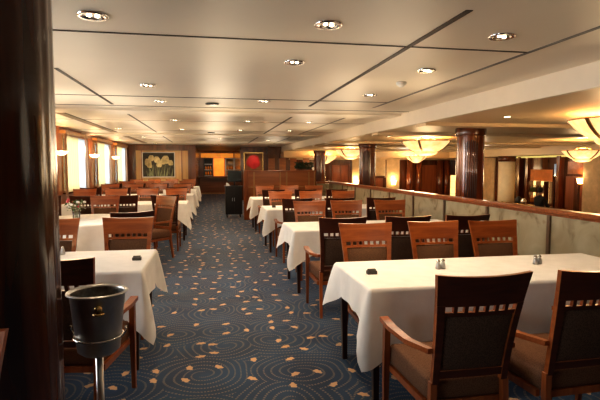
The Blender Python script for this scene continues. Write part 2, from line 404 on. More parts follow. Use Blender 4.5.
# bar-side wall pieces (y0, y1)
def sidepanel(y0, y1, m, z0=ZLOW, z1=1.9, t=0.05):
    tn[0] += 1; return struct(MB().box(12.0-t, 12.0, y0, y1, z0, z1).build('trim_%d' % tn[0], M[m]))
sidepanel(18.9, 21.0, 'cream_wall'); sidepanel(12.9, 13.65, 'cream_wall', t=0.25); sidepanel(8.0, 12.9, 'dark_wood', t=0.1)
sidepanel(13.8, 14.6, 'red_wood', ZLOW, 1.2, 0.09); sidepanel(13.95, 14.2, 'dark_wood', ZLOW, 1.15, 0.1)
sidepanel(13.85, 14.55, 'panel_wood', 1.28, 1.7, 0.08)
sidepanel(14.8, 14.95, 'mahogany', t=0.2); sidepanel(16.6, 16.75, 'mahogany', t=0.12); sidepanel(14.95, 15.2, 'mirror', 1.2, 1.62, 0.08)
sidepanel(17.0, 17.1, 'mahogany', t=0.2)

# fluted columns
def column(x, y, r=0.23, zb=ZLOW, zt=ZS, mat='mahogany', n=48, label=None, base=True):
    m = MB(); prof = []
    N = n*2; vs = []; zs = [zb, zt-0.14]
    for z in zs:
        for k in range(N):
            a = 2*PI*k/N
            # flutes only in four sectors; rounded flats between
            sec = math.cos(4*a)
            rr = r*(1.0-0.02*(k % 4 == 0)*(sec > 0))
            vs.append((x+rr*math.cos(a), y+rr*math.sin(a), z))
    fs = [(k, (k+1) % N, N+(k+1) % N, N+k) for k in range(N)]
    m.add(vs, fs, 0, True)
    o = m.build('column', M[mat]); struct(o)
    MB().lathe([(r+0.015, 0), (r+0.025, 0.02), (r+0.025, 0.12), (r+0.01, 0.14)], 48, (x, y, zt-0.14)).build('column_capital', M['dark_wood'], o)
    MB().lathe([(r+0.02, 0), (r+0.02, 0.12), (r+0.005, 0.14)], 48, (x, y, zb)).build('column_base', M['brass'], o)
    # raised steel-grey fluted inlay, rounded ends, on the side towards the room
    fl = MB(); hz0, hz1 = 0.62, zt-0.42
    for side in (0,):
        for j in range(-3, 4):
            a = math.radians(-115)+side*PI+j*math.radians(7.5)
            dz = 0.10*(1-math.sqrt(max(0, 1-(j/3.6)**2)))
            p = (x+(r+0.002)*math.cos(a), y+(r+0.002)*math.sin(a))
            fl.tube([(p[0], p[1], zb+1.45+dz), (p[0], p[1], hz1-dz+0.2)], 0.010, 6)
    fl.build('fluted_inlay', M['inlay'], o)
    return o
M['inlay'] = plain('inlay', (0.20, 0.13, 0.12), 0.15, 0.4, coat=0.8)
for y in (1.95, 7.7, 13.25, 19.35): column(4.4, y)
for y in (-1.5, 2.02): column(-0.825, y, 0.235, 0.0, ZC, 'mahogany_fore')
# pale round column by the bar wall
o = struct(MB().lathe([(0.30, ZLOW), (0.30, 1.72)], 40, (11.1, 16.75, 0)).build('column', M['pale_column']))
MB().lathe([(0.32, 1.72), (0.32, 1.92)], 40, (11.1, 16.75, 0)).build('column_capital', M['dark_wood'], o)

# ------------------------------------------------------------------ partition along the dining room
XP = 3.50
posts = [4.47+1.15*k for k in range(-6, 9)]
pt = struct(empty('trim_900', (0, 0, 0)))
MB().box(XP-0.05, XP+0.05, YN, 13.98, 0.0, 0.14).build('plinth', M['cherry_v'], pt)
MB().box(XP-0.035, XP+0.05, YN, 13.98, 1.035, 1.06).box(XP-0.06, XP+0.07, YN, 13.98, 1.06, 1.105).build('rail', M['cherry'], pt, bevel=0.008)
for y in posts:
    MB().box(XP-0.045, XP+0.045, y-0.022, y+0.022, 0.14, 1.035).build('post', M['post'], pt)
for a, b_ in zip([YN]+posts, posts+[13.98]):
    if b_-a > 0.1:
        MB().box(XP-0.025, XP+0.025, a+0.024, b_-0.024, 0.14, 1.035).build('marble_panel', M['marble'], pt)
rt = struct(empty('trim_901'))
MB().box(3.06, XP-0.06, 13.84, 13.9, 0.0, 1.035).build('marble_panel', M['marble'], rt)
MB().box(3.06, XP-0.06, 13.82, 13.92, 1.04, 1.10).build('rail', M['cherry'], rt)

# wooden booth divider
dv = empty('booth_divider', (0.95, 13.94, 0))
tag(dv, 'panelled cherry wood booth divider standing behind the last partition-side table', 'divider')
MB().box(0.10, 2.05, 0.03, 0.14, 0.0, 1.38).build('panel', M['panel_wood'], dv)
d = MB().box(0.0, 0.12, -0.02, 0.18, 0.0, 1.43)
d.build('end_post', M['cherry_v'], dv, bevel=0.006)
MB().box(0.12, 2.1, 0.0, 0.18, 1.38, 1.42).build('cap_rail', M['cherry'], dv, bevel=0.004)
for x in (0.27, 1.03, 1.22, 1.88, 2.05):
    MB().box(x, x+0.04, 0.01, 0.03, 0.0, 1.38).build('stile', M['light_wood'], dv)
MB().box(0.12, 2.05, 0.015, 0.03, 0.93, 0.96).build('cross_rail', M['light_wood'], dv)

# ------------------------------------------------------------------ chairs
ZT = 1.04
def make_chair(arms=True):
    root = empty('dining_armchair' if arms else 'dining_chair')
    tag(root, 'x', 'chair')
    def bp(u, z, off=0.0):
        t = max(0.0, (z-0.42)/(ZT-0.42))
        hw = 0.205+0.042*t*t
        y = -0.245-0.125*t**1.25 - 0.028*(1-u*u)*t + off
        return (u*hw, y, z)
    # back frame: two flared posts, wide top rail, thin rail, blocks between (seven holes), bottom rail
    bf = MB()
    def slab(u0, u1, z0, z1, nu, nz, th=0.026, ztop=None):
        for i in range(nu):
            for j in range(nz):
                ua, ub = u0+(u1-u0)*i/nu, u0+(u1-u0)*(i+1)/nu
                def zz(u, jj):
                    top = z1+(ztop(u) if ztop else 0)
                    return z0+(top-z0)*jj/nz
                P = lambda u, jj, o_: bp(u, zz(u, jj), o_)
                a = [P(ua, j, -th/2), P(ub, j, -th/2), P(ub, j, th/2), P(ua, j, th/2), P(ua, j+1, -th/2), P(ub, j+1, -th/2), P(ub, j+1, th/2), P(ua, j+1, th/2)]
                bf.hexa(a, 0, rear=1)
    slab(-1, 1, 0.880, 1.03, 8, 3, ztop=lambda u: 0.012*u*u)
    slab(-0.84, 0.84, 0.828, 0.848, 8, 1, 0.02)
    slab(-0.84, 0.84, 0.49, 0.53, 6, 1, 0.022)
    slab(-1, -0.83, 0.46, 0.885, 1, 6, 0.03); slab(0.83, 1, 0.46, 0.885, 1, 6, 0.03)
    for k in range(6):
        u = -0.83+1.66*(k+1)/7
        slab(u-0.042, u+0.042, 0.848, 0.880, 1, 1, 0.02)
    bf.build('back_frame', [M['cherry'], M['cherry_rear_shaded']], root)
    # upholstered back panel, slightly domed
    n, m_ = 8, 8; c = MB(); vs = []
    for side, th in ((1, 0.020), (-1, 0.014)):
        for j in range(m_+1):
            for i in range(n+1):
                u = -0.82+1.64*i/n; z = 0.532+0.292*j/m_
                e = min(1, 4*min(i/n, 1-i/n, j/m_, 1-j/m_)+0.25)
                vs.append(bp(u, z, side*(th*e)))
    K = (n+1)*(m_+1); fs = []; mi = []
    for j in range(m_):
        for i in range(n):
            a = j*(n+1)+i; fs.append((a+1, a, a+n+1, a+n+2)); mi.append(0)
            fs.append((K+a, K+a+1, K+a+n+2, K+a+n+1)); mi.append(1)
    c.add(vs, fs, 0, True); c.mi = mi
    rim = MB()
    tag(c.build('back_upholstery', [M['fabric'], M['fabric_rear_shaded']], root), 'brown woven back upholstery')
    # seat
    s = MB(); vs = []; L = [(0.0, 0.365, 0.97), (0.0, 0.38, 1.0), (0.0, 0.46, 1.0), (0.0, 0.48, 0.95), (0.0, 0.49, 0.8), (0, 0.494, 0.4)]
    base = [(-0.235, 0.27), (0.235, 0.27), (0.215, -0.235), (-0.215, -0.235)]
    ring = []
    for q in range(4):
        p0 = base[q]; pm = base[q-1]; pn = base[(q+1) % 4]
        for (ax, ay) in (((pm[0]-p0[0]), (pm[1]-p0[1])),):
            la = math.hypot(ax, ay); ring.append((p0[0]+ax/la*0.04, p0[1]+ay/la*0.04))
        ring.append((p0[0]*0.975, p0[1]*0.975))
        ax, ay = pn[0]-p0[0], pn[1]-p0[1]; la = math.hypot(ax, ay); ring.append((p0[0]+ax/la*0.04, p0[1]+ay/la*0.04))
    ring.reverse(); R_ = len(ring)
    for _, z, k in L:
        for x, y in ring: vs.append((x*k, (y-0.015)*k+0.015, z))
    fs = []
    for j in range(len(L)-1):
        for i in range(R_): fs.append((j*R_+i, j*R_+(i+1) % R_, (j+1)*R_+(i+1) % R_, (j+1)*R_+i))
    fs.append(tuple((len(L)-1)*R_+i for i in range(R_))); fs.append(tuple(reversed(range(R_))))
    s.add(vs, fs, 0, True)
    tag(s.build('seat', M['seat_fabric'], root), 'brown upholstered seat')
    f = MB(); f.box(-0.20, 0.20, -0.235, -0.21, 0.325, 0.362).box(-0.225, 0.225, 0.235, 0.26, 0.325, 0.362)
    f.hexa([(-0.23, -0.21, 0.325), (-0.205, -0.21, 0.325), (-0.215, 0.24, 0.325), (-0.24, 0.24, 0.325), (-0.23, -0.21, 0.362), (-0.205, -0.21, 0.362), (-0.215, 0.24, 0.362), (-0.24, 0.24, 0.362)])
    f.hexa([(0.205, -0.21, 0.325), (0.23, -0.21, 0.325), (0.24, 0.24, 0.325), (0.215, 0.24, 0.325), (0.205, -0.21, 0.362), (0.23, -0.21, 0.362), (0.24, 0.24, 0.362), (0.215, 0.24, 0.362)])
    f.build('seat_frame', M['cherry_v'], root)
    for sx in (-1, 1):
        # rear leg up to the back frame
        lg = MB(); lg.bar((sx*0.205, -0.300, 0), (0.026, 0.030), (sx*0.20, -0.252, 0.30), (0.032, 0.038)).bar((sx*0.20, -0.252, 0.30), (0.032, 0.038), (sx*0.196, -0.247, 0.47), (0.034, 0.034))
        lg.build('leg', M['cherry_v'], root)
        if not arms: MB().bar((sx*0.215, 0.235, 0), (0.026, 0.026), (sx*0.218, 0.222, 0.362), (0.036, 0.036)).build('leg', M['cherry_v'], root); continue
        lg = MB(); lg.bar((sx*0.252, 0.262, 0), (0.026, 0.026), (sx*0.254, 0.250, 0.36), (0.036, 0.036))
        if arms: lg.bar((sx*0.254, 0.250, 0.36), (0.036, 0.036), (sx*0.262, 0.225, 0.625), (0.034, 0.04))
        lg.build('leg', M['cherry_v'], root)
        a = MB(); P = [(0.248, -0.275, 0.640), (0.270, -0.10, 0.634), (0.276, 0.10, 0.634), (0.270, 0.255, 0.642)]; W = [0.030, 0.042, 0.050, 0.052]
        for i in range(3):
            (x0, y0, z0), (x1, y1, z1) = P[i], P[i+1]; w0, w1 = W[i]/2, W[i+1]/2
            if i == 0: x0 -= 0.026
            q = [(sx*x0-w0, y0, z0-0.014), (sx*x0+w0, y0, z0-0.014), (sx*x1+w1, y1, z1-0.014), (sx*x1-w1, y1, z1-0.014), (sx*x0-w0, y0, z0+0.012), (sx*x0+w0, y0, z0+0.012), (sx*x1+w1, y1, z1+0.012), (sx*x1-w1, y1, z1+0.012)]
            a.hexa(q)
        a.build('arm', M['cherry'], root)
    return root
chair = make_chair(); used = [False]
plain_chair = make_chair(False); pused = [False]
G_R = ['armchairs at the partition-side table with the salt shakers', 'armchairs at the second partition-side table', 'armchairs at the third partition-side table', 'armchairs at the partition-side table by the divider']
def put_chair(x, y, rz, label, group, arms=True):
    if not arms: label = label.replace('armchair', 'chair'); group = group.replace('armchairs', 'chairs')
    return place(chair if arms else plain_chair, used if arms else pused, (x, y, 0), rz, label, group)

# ------------------------------------------------------------------ tables
ZTOP = 0.775
def rect_cloth(w, d, drops, extra=0.26, seed=1, flare=0.05):
    """cloth for a top w x d (corner at 0,0); drops = (front, far, low-x, high-x)"""
    rnd = random.Random(seed); ph = [rnd.uniform(0, 6.28) for _ in range(4)]
    r = 0.02; pts = []                     # (x, y, nx, ny, drop, outward)
    dF, dB, dL, dR = drops
    def side(x0, y0, x1, y1, nx, ny, dr, q):
        L = math.hypot(x1-x0, y1-y0); n = max(10, int(L/0.035))
        for i in range(n+1):
            s = L*i/n; e = min(s, L-s)
            dd = dr+extra*max(0, 1-e/0.21)*(0.60 if i < n/2 else 0.64)
            out = 0.014+flare*math.exp(-(e/0.07)**2)-0.012*math.exp(-((e-0.17)/0.07)**2)+0.010*math.sin(s*9+ph[q])+0.005*math.sin(s*23+ph[q])
            pts.append((x0+(x1-x0)*i/n, y0+(y1-y0)*i/n, nx, ny, dd, out))
    def corner(cx, cy, a0, dA, dB_):
        for k in range(1, 6):
            a = math.radians(a0+90*k/6); t = k/6
            dd = dA*(1-t)+dB_*t+extra*(0.62+0.50*(1-abs(2*t-1)))
            pts.append((cx+r*math.cos(a), cy+r*math.sin(a), math.cos(a), math.sin(a), dd, 0.014+flare*(1+0.9*math.sin(t*PI))))
    side(r, 0, w-r, 0, 0, -1, dF, 0); corner(w-r, r, -90, dF, dR)
    side(w, r, w, d-r, 1, 0, dR, 1); corner(w-r, d-r, 0, dR, dB)
    side(w-r, d, r, d, 0, 1, dB, 2); corner(r, d-r, 90, dB, dL)
    side(0, d-r, 0, r, -1, 0, dL, 3); corner(r, r, 180, dL, dF)
    return cloth_from(pts, [(x-nx*0.014, y-ny*0.014) for x, y, nx, ny, _, _ in pts])
def cloth_from(pts, inner):
    m = MB(); vs = []; N = len(pts); J = 9
    for x, y in inner: vs.append((x, y, 0.0))
    for x, y, nx, ny, dd, out in pts: vs.append((x-nx*0.004, y-ny*0.004, -0.002))
    for j in range(1, J+1):
        t = (0.02, 0.05, 0.12, 0.25, 0.4, 0.55, 0.7, 0.85, 1.0)[j-1]
        for x, y, nx, ny, dd, out in pts:
            o_ = 0.004+out*(t**0.8)
            vs.append((x+nx*o_, y+ny*o_, -0.008-(dd-0.008)*t))
    fs = [tuple(range(N))]
    for j in range(J+1):
        for i in range(N):
            k = (i+1) % N; fs.append((j*N+i, (j+1)*N+i, (j+1)*N+k, j*N+k))
    m.add(vs, fs, 0, True); m.sm[0] = False
    return m
def rect_table(x0, x1, y0, y1, name_label, cloth_label, group, cgroup, drops=(0.34, 0.10, 0.27, 0.2), seed=1, extra=0.26):
    t = empty('dining_table', ((x0+x1)/2, (y0+y1)/2, 0)); tag(t, name_label, 'table', group)
    w, d = x1-x0, y1-y0
    MB().box(-w/2+0.012, w/2-0.012, -d/2+0.012, d/2-0.012, ZTOP-0.035, ZTOP-0.004).build('table_top', M['dark_wood'], t)
    for sx in (-1, 1):
        for sy in (-1, 1):
            MB().bar((sx*(w/2-0.07), sy*(d/2-0.07), 0), (0.035, 0.035), (sx*(w/2-0.06), sy*(d/2-0.06), ZTOP-0.036), (0.055, 0.055)).build('leg', M['dark_leg'], t)
    c = rect_cloth(w, d, drops, seed=seed, extra=extra).build('tablecloth', M['cloth'], loc=(x0, y0, ZTOP+0.002))
    tag(c, cloth_label, 'tablecloth', cgroup)
    return t
M['dark_leg'] = wood('dark_leg', (0.03, 0.010, 0.006), (0.07, 0.022, 0.011), 0.3, 0.3)

ORD = ['first', 'second', 'third', 'fourth', 'fifth']
# right-hand (partition side) rows
RT = [(2.88, 3.76), (5.68, 6.58), (8.52, 9.42), (11.35, 12.25)]
near_y = [2.45, 5.03, 7.90, 10.80]
DT = ['the table with two shaker pairs', 'the second table along the marble partition', 'the third table along the marble partition', 'the table before the booth divider']
SEAT = ['aisle-end', 'middle', 'partition-end']
for i, (y0, y1) in enumerate(RT):
    rect_table(0.98, 3.25, y0, y1, 'rectangular dark-legged table under white cloth, ' + DT[i].replace('the ', '', 1),
               'white cloth draped over ' + DT[i], None, None, seed=i+1, drops=(0.36, 0.10, 0.22, 0.2) if i == 0 else (0.30, 0.10, 0.22, 0.2), extra=0.19)
    xn = [(1.28, 1.91, 2.62), (1.31, 1.99, 2.66), (1.35, 2.05, 2.75), (1.35, 2.05, 2.75)][i]
    xf = [(1.36, 2.02, 2.62), (1.42, 2.00, 2.66), (1.40, 2.05, 2.72), (1.40, 2.05, 2.72)][i]
    for k in range(3):
        put_chair(xn[k], near_y[i]+0.0, math.radians([0, 2, 2][k] if i == 0 else random.uniform(-2, 2)),
                  '%s armchair seen from behind at %s' % (SEAT[k], DT[i]), 'armchairs with their backs to us along the partition-side tables')
    for k in range(3):
        put_chair(xf[k], y1+0.02+(0.03 if k == 1 else 0), PI+math.radians(random.uniform(-2, 2)),
                  '%s cherry armchair facing us behind %s' % (SEAT[k], DT[i]), 'armchairs facing us behind the partition-side tables', False)
# window side rows
LT = {1: (3.70, 4.66), 3: (10.25, 11.15), 4: (13.15, 14.05), 5: (15.9, 16.8), 6: (18.3, 19.1)}
LN = {1: 'the table behind the wine cooler', 3: 'the table beyond the round one', 4: 'the table with the folded card', 5: 'the second table before the tulip painting', 6: 'the table below the tulip painting'}
LS = ['aisle end', 'second from aisle', 'third from aisle', 'window end']
for key, (y0, y1) in LT.items():
    x1 = {1: -0.50, 3: -0.48, 4: -0.45, 5: -0.45, 6: -0.42}[key]
    rect_table(-2.95, x1, y0, y1, 'rectangular dark-legged table under white cloth, ' + LN[key].replace('the ', '', 1),
               'white cloth hanging to a long corner point on ' + LN[key] if key == 1 else 'white cloth draped over ' + LN[key], None, None, seed=key+10, drops=(0.30, 0.10, 0.2, 0.25), extra=0.24)
    if key == 1:
        near = [(-0.83, 3.24, -0.15), (-1.8, 3.2, 0)]; far = [(-0.82, 0.02), (-1.50, 0.02), (-2.2, 0.02)]
    elif key == 3:
        near = [(-0.80, 9.32, 0), (-1.50, 9.30, 0), (-2.15, 9.30, 0), (-2.78, 9.35, 0)]
        far = [(-0.78, 0.02), (-1.42, 0.02), (-2.10, 0.05), (-2.75, 0.02)]
    else:
        near = [(-0.80-0.66*k, y0-0.6, 0) for k in range(4)]; far = [(-0.80-0.66*k, 0.02) for k in range(4)]
    for k, (x, y, r_) in enumerate(near):
        put_chair(x, y, r_, 'armchair seen from behind, %s, at %s' % (LS[k], LN[key]) if not (key == 1 and k == 0) else 'dark wooden armchair standing directly behind the steel wine cooler', 'armchairs with their backs to us at the window-side tables', key == 1)
    for k, (x, g) in enumerate(far):
        put_chair(x, y1+g, PI+random.uniform(-0.04, 0.04), 'armchair facing us, %s, behind %s' % (LS[k], LN[key]), 'armchairs facing us at the window-side tables', False)
# round table
RC, RR = (-1.75, 7.50), 0.78
t = empty('round_table', (RC[0], RC[1], 0)); tag(t, 'round pedestal table under white cloth with the flower vase', 'table')
MB().lathe([(RR-0.02, 0), (RR-0.012, 0.01), (RR-0.012, 0.03)], 48, (0, 0, ZTOP-0.036)).build('table_top', M['dark_wood'], t)
MB().lathe([(0.30, 0), (0.28, 0.03), (0.06, 0.07), (0.05, 0.40), (0.10, ZTOP-0.037)], 24).build('pedestal', M['dark_wood'], t)
pts = []
for k in range(180):
    a = 2*PI*k/180
    far_short = 0.5+0.5*math.cos(a-math.radians(75)); s = max(0, min(1, (far_short-0.42)*4))
    dd = (0.42+0.03*math.sin(a*4))*(1-s)+0.11*s
    out = 0.045+0.035*math.sin(a*11+0.5)*(1-0.5*s)
    pts.append((RR*math.cos(a), RR*math.sin(a), math.cos(a), math.sin(a), dd, out))
c = cloth_from(pts, [(x-nx*0.014, y-ny*0.014) for x, y, nx, ny, _, _ in pts]).build('tablecloth', M['cloth'], loc=(RC[0], RC[1], ZTOP+0.002))
tag(c, 'white cloth hanging in soft folds over the round flower table', 'tablecloth')
def ring_chair(ang, dist, label, arms=True):
    a = math.radians(ang); x = RC[0]+dist*math.cos(a); y = RC[1]+dist*math.sin(a)
    put_chair(x, y, a+PI/2, label, 'armchairs around the round flower table', arms)
ring_chair(47, 1.12, 'cherry wood armchair turned sideways at the aisle side of the round flower table')
ring_chair(92, 1.03, 'cherry wood armchair facing us across the round flower table')
ring_chair(137, 1.06, 'cherry wood armchair at the window side behind the round flower table')
ring_chair(-64, 1.66, 'dark-backed armchair pulled out in front of the round flower table, nearer the aisle', False)
ring_chair(-95, 1.40, 'dark-backed armchair in front of the round flower table, nearer the windows', False)
put_chair(-0.875, 1.25, PI, 'cherry wood armchair partly hidden by the big dark column', 'armchairs facing us at the window-side tables')

# ------------------------------------------------------------------ things on the tables
def shaker_pair(x, y, label, group='salt and pepper shakers'):
    for dx, what in ((-0.022, 'glass salt shaker'), (0.024, 'glass pepper shaker')):
        o = MB().lathe([(0.019, 0), (0.021, 0.004), (0.018, 0.034), (0.012, 0.052)], 12).build('shaker', M['steel'], loc=(x+dx, y+0.3*dx, ZTOP+0.003))
        tag(o, what + ' ' + label, 'shaker', group)
        MB().lathe([(0.013, 0.048), (0.014, 0.058), (0.008, 0.070), (0.0, 0.073)], 12).build('cap', M['chrome'], o)
shaker_pair(1.70, 3.36, 'in the middle of the table with two shaker pairs')
shaker_pair(2.53, 3.38, 'near the partition end of that same table with two shaker pairs')
shaker_pair(-1.30, 4.50, 'beside the column on the table behind the wine cooler')
def sugar_box(x, y, label, s=1.0):
    o = MB().box(-0.036*s, 0.036*s, -0.02, 0.02, 0, 0.026*s).build('sugar_box', M['holder'], loc=(x, y, ZTOP+0.003), bevel=0.004)
    tag(o, label, 'sugar holder', 'small dark sachet holders')
    p = MB()
    for k in range(4): p.box(-0.028*s, 0.028*s, -0.013+k*0.008, -0.010+k*0.008, 0.010, 0.036*s)
    tag(p.build('sachets', M['holder_card'], o), 'grey paper sachets')
M['holder_card'] = plain('sachet', (0.10, 0.10, 0.09), 0.5)
sugar_box(1.13, 3.28, 'small dark sachet holder on the aisle end of the table with two shaker sets')
sugar_box(-0.60, 4.12, 'small dark sachet holder on the table behind the wine cooler')
sugar_box(1.16, 8.95, 'small dark sachet holder on the third table along the partition')
def card(x, y, label, s=1.0):
    o = MB().add([(-0.07*s, -0.03, 0), (0.07*s, -0.03, 0), (0.07*s, 0.0, 0.10*s), (-0.07*s, 0.0, 0.10*s), (0.07*s, 0.03, 0), (-0.07*s, 0.03, 0)], [(0, 1, 2, 3), (3, 2, 4, 5), (0, 3, 5), (1, 4, 2), (0, 5, 4, 1)]).build('folded_card', M['cloth'], loc=(x, y, ZTOP+0.003))
    tag(o, label, 'card')
card(-1.17, 13.6, 'folded white card standing on a window-side table', 1.3)
# vase of flowers
v = empty('flower_vase', (RC[0]-0.17, RC[1]+0.0, ZTOP+0.003)); tag(v, 'glass vase of pink and white flowers on the round table', 'vase')
MB().lathe([(0.045, 0), (0.05, 0.01), (0.055, 0.10), (0.06, 0.16)], 20).build('vase_glass', M['glass'], v)
st = MB(); lf = MB(); fl = MB(); fw = MB()
rnd = random.Random(3)
for k in range(16):
    a = rnd.uniform(0, 6.28); R_ = rnd.uniform(0.03, 0.14); h = rnd.uniform(0.17, 0.30)
    e = (R_*math.cos(a), R_*math.sin(a), h); st.tube([(0.02*math.cos(a), 0.02*math.sin(a), 0.02), (0.03*math.cos(a), 0.03*math.sin(a), 0.14), e], 0.003, 5)
    if k % 3 == 0: fl.ball(e, (0.022, 0.022, 0.018))
    elif k % 3 == 1: fw.ball(e, (0.024, 0.024, 0.018))
for k in range(70):
    a = rnd.uniform(0, 6.28); R_ = rnd.uniform(0.02, 0.15); z = rnd.uniform(0.13, 0.27); t_ = rnd.uniform(0, 6.28); s_ = rnd.uniform(0.02, 0.045)
    cpt = Vector((R_*math.cos(a), R_*math.sin(a), z)); d1 = Vector((math.cos(t_), math.sin(t_), rnd.uniform(-0.6, 0.8))).normalized()*s_; d2 = d1.cross(Vector((0.3, 0.2, 1))).normalized()*s_*0.4
    lf.add([cpt-d1, cpt+d2, cpt+d1, cpt-d2], [(0, 1, 2, 3)])
st.build('stems', M['stem_green'], v); lf.build('leaves', M['leaf'], v); fl.build('pink_blossoms', M['pink'], v); fw.build('white_blossoms', M['cloth'], v)

# ------------------------------------------------------------------ wine cooler on its stand
wc = empty('wine_cooler', (-0.51, 2.30, 0)); tag(wc, 'polished steel wine bucket on a tall tubular stand beside the dark column', 'wine cooler')
zr = 0.985
b = MB().lathe([(0.0, -0.275), (0.084, -0.275), (0.092, -0.268), (0.118, -0.02), (0.124, -0.004), (0.132, 0.0), (0.133, -0.006), (0.126, 0.004), (0.116, -0.004), (0.110, -0.03), (0.084, -0.26), (0.0, -0.262)], 48, (0, 0, zr), cap=False)
b.build('bucket', M['steel'], wc)
MB().lathe([(0.084, -0.258), (0.1085, -0.03), (0.1140, -0.008)], 48, (0, 0, zr), cap=False).build('bucket_inner_shell', M['inner_shell'], wc)  # darker shell added over the inner wall so the bucket looks deep
for s_ in (-1, 1):
    yaw = math.radians(-77 if s_ < 0 else 103)
    cx, cy = math.cos(yaw), math.sin(yaw)
    k = MB(); k.ball((0.132*cx, 0.132*cy, zr-0.050), 0.017); k.lathe([(0.022, 0), (0.026, 0.006), (0.02, 0.012)], 16, (0.128*cx, 0.128*cy, zr-0.078)); k.build('handle_knob', M['brass'], wc)
rg = MB(); rg.tube([(0.106*math.cos(2*PI*i/40), 0.106*math.sin(2*PI*i/40), zr-0.205) for i in range(41)], 0.0045, 8); rg.build('ring', M['chrome'], wc)
for a in (170, 350):
    ca, sa = math.cos(math.radians(a)), math.sin(math.radians(a)); s3 = MB()
    s3.tube([(ca*(0.106+0.02*math.sin(t_*0.5)), sa*(0.106+0.02*math.sin(t_*0.5)), zr-0.205+0.012*t_-0.006) for t_ in (0, 1, 2, 3, 4)], 0.005, 6).build('hook', M['chrome'], wc)
st = MB().lathe([(0.07, zr-0.287), (0.07, zr-0.277)], 32, (0, 0, 0)).tube([(0, 0, 0.03), (0, 0, zr-0.283)], 0.017, 14); st.build('stand_pole', M['steel'], wc)
MB().lathe([(0.15, 0), (0.15, 0.012), (0.10, 0.022), (0.02, 0.035)], 36).build('base', M['steel'], wc)

# ------------------------------------------------------------------ ceiling fittings
dl_pos = [(-0.64, 2.97), (-0.63, 5.38), (-0.63, 6.66), (0.71, 2.90), (0.69, 3.98), (0.71, 6.41), (1.89, 2.95), (1.90, 4.10), (1.89, 5.62), (-0.63, 9.3), (0.71, 9.3), (1.89, 9.3), (-0.63, 11.6), (0.71, 11.6), (1.89, 11.6), (-2.0, 5.4), (-2.0, 2.97), (-2.77, 9.0), (-1.9, 14.8), (0.3, 15.2), (1.9, 16.0), (-2.0, 19.0), (0.3, 19.5), (-2.0, 11.6), (2.5, 20.5)]
def spot(loc, power, size=1.9, colr=(1.0, 0.75, 0.48), blend=0.9, rad=0.04, rot=(0, 0, 0), name='downlight_lamp', parent=None):
    l = bpy.data.lights.new(name, 'SPOT'); l.energy = power; l.spot_size = size; l.spot_blend = blend; l.color = colr; l.shadow_soft_size = rad
    o = bpy.data.objects.new(name, l); col.objects.link(o); o.location = loc; o.rotation_euler = rot
    if parent is not None: o.parent = parent
    return o
def make_dl():
    r_ = empty('downlight', (0, 0, ZC)); tag(r_, 'x', 'ceiling light')
    MB().lathe([(0.085, -0.001), (0.085, -0.008), (0.078, -0.012), (0.060, -0.010), (0.052, -0.002)], 28, cap=False).build('trim_ring', M['chrome'], r_)
    MB().lathe([(0.054, -0.0015), (0.054, -0.003)], 24).build('reflector', M['steel'], r_)
    for dx in (-0.02, 0.024):
        MB().ball((dx, 0, -0.006), (0.014, 0.014, 0.006), n=10, m=6).build('bulb', M['bulb'], r_)
    return r_
dl = make_dl(); du = [False]
DLB = {0: 'the big dark column', 1: 'the round flower table'}
for i, (x, y) in enumerate(dl_pos):
    place(dl, du, (x, y, ZC), 0.3, 'round chrome recessed downlight in the cream main ceiling panels', 'recessed downlights in the main ceiling')
    spot((x, y, ZC-0.03), 6 if (y < 3.5 and x < 0) else 30 if y < 3.5 else 42 if y < 8 else 50)
# side ceiling small lights
def make_sl():
    r_ = empty('small_downlight', (0, 0, ZS)); tag(r_, 'x', 'ceiling light')
    MB().lathe([(0.06, -0.001), (0.058, -0.008), (0.045, -0.004)], 20, cap=False).build('trim_ring', M['brass'], r_)
    MB().lathe([(0.045, -0.002), (0.044, -0.004)], 20).build('lens', M['bulb'], r_)
    return r_
sl = make_sl(); su = [False]
for i, (x, y) in enumerate([(3.87, 5.86), (3.87, 7.45), (3.87, 3.0), (3.87, 10.2), (3.87, 12.6), (7.4, 9.6), (7.4, 13.2), (6.5, 17.0), (3.87, 16.0), (9.5, 16.4)]):
    place(sl, su, (x, y, ZS), 0, 'small glowing downlight in the lower tan ceiling beyond the partition', 'small downlights beyond the partition')
    spot((x, y, ZS-0.03), 26)
# smoke detector, loudspeaker disc
o = MB().lathe([(0.05, 0), (0.052, -0.02), (0.038, -0.035), (0.02, -0.05), (0.0, -0.052)], 24, (1.92, 4.72, ZC-0.001), cap=False).build('smoke_detector', M['white_plastic']); tag(o, 'small white round smoke detector on the ceiling', 'detector')
o = MB().lathe([(0.09, 0), (0.095, -0.012), (0.07, -0.02), (0.0, -0.022)], 28, (0.04, 6.78, ZC-0.001), cap=False).build('ceiling_speaker', M['screen']); tag(o, 'flat dark round loudspeaker in the ceiling above the aisle', 'speaker', 'round ceiling loudspeakers')
o = MB().lathe([(0.09, 0), (0.095, -0.012), (0.07, -0.02), (0.0, -0.022)], 28, (0.04, 12.6, ZC-0.001), cap=False).build('ceiling_speaker', M['screen']); tag(o, 'smaller dark loudspeaker disc farther down the ceiling above the aisle', 'speaker', 'round ceiling loudspeakers')

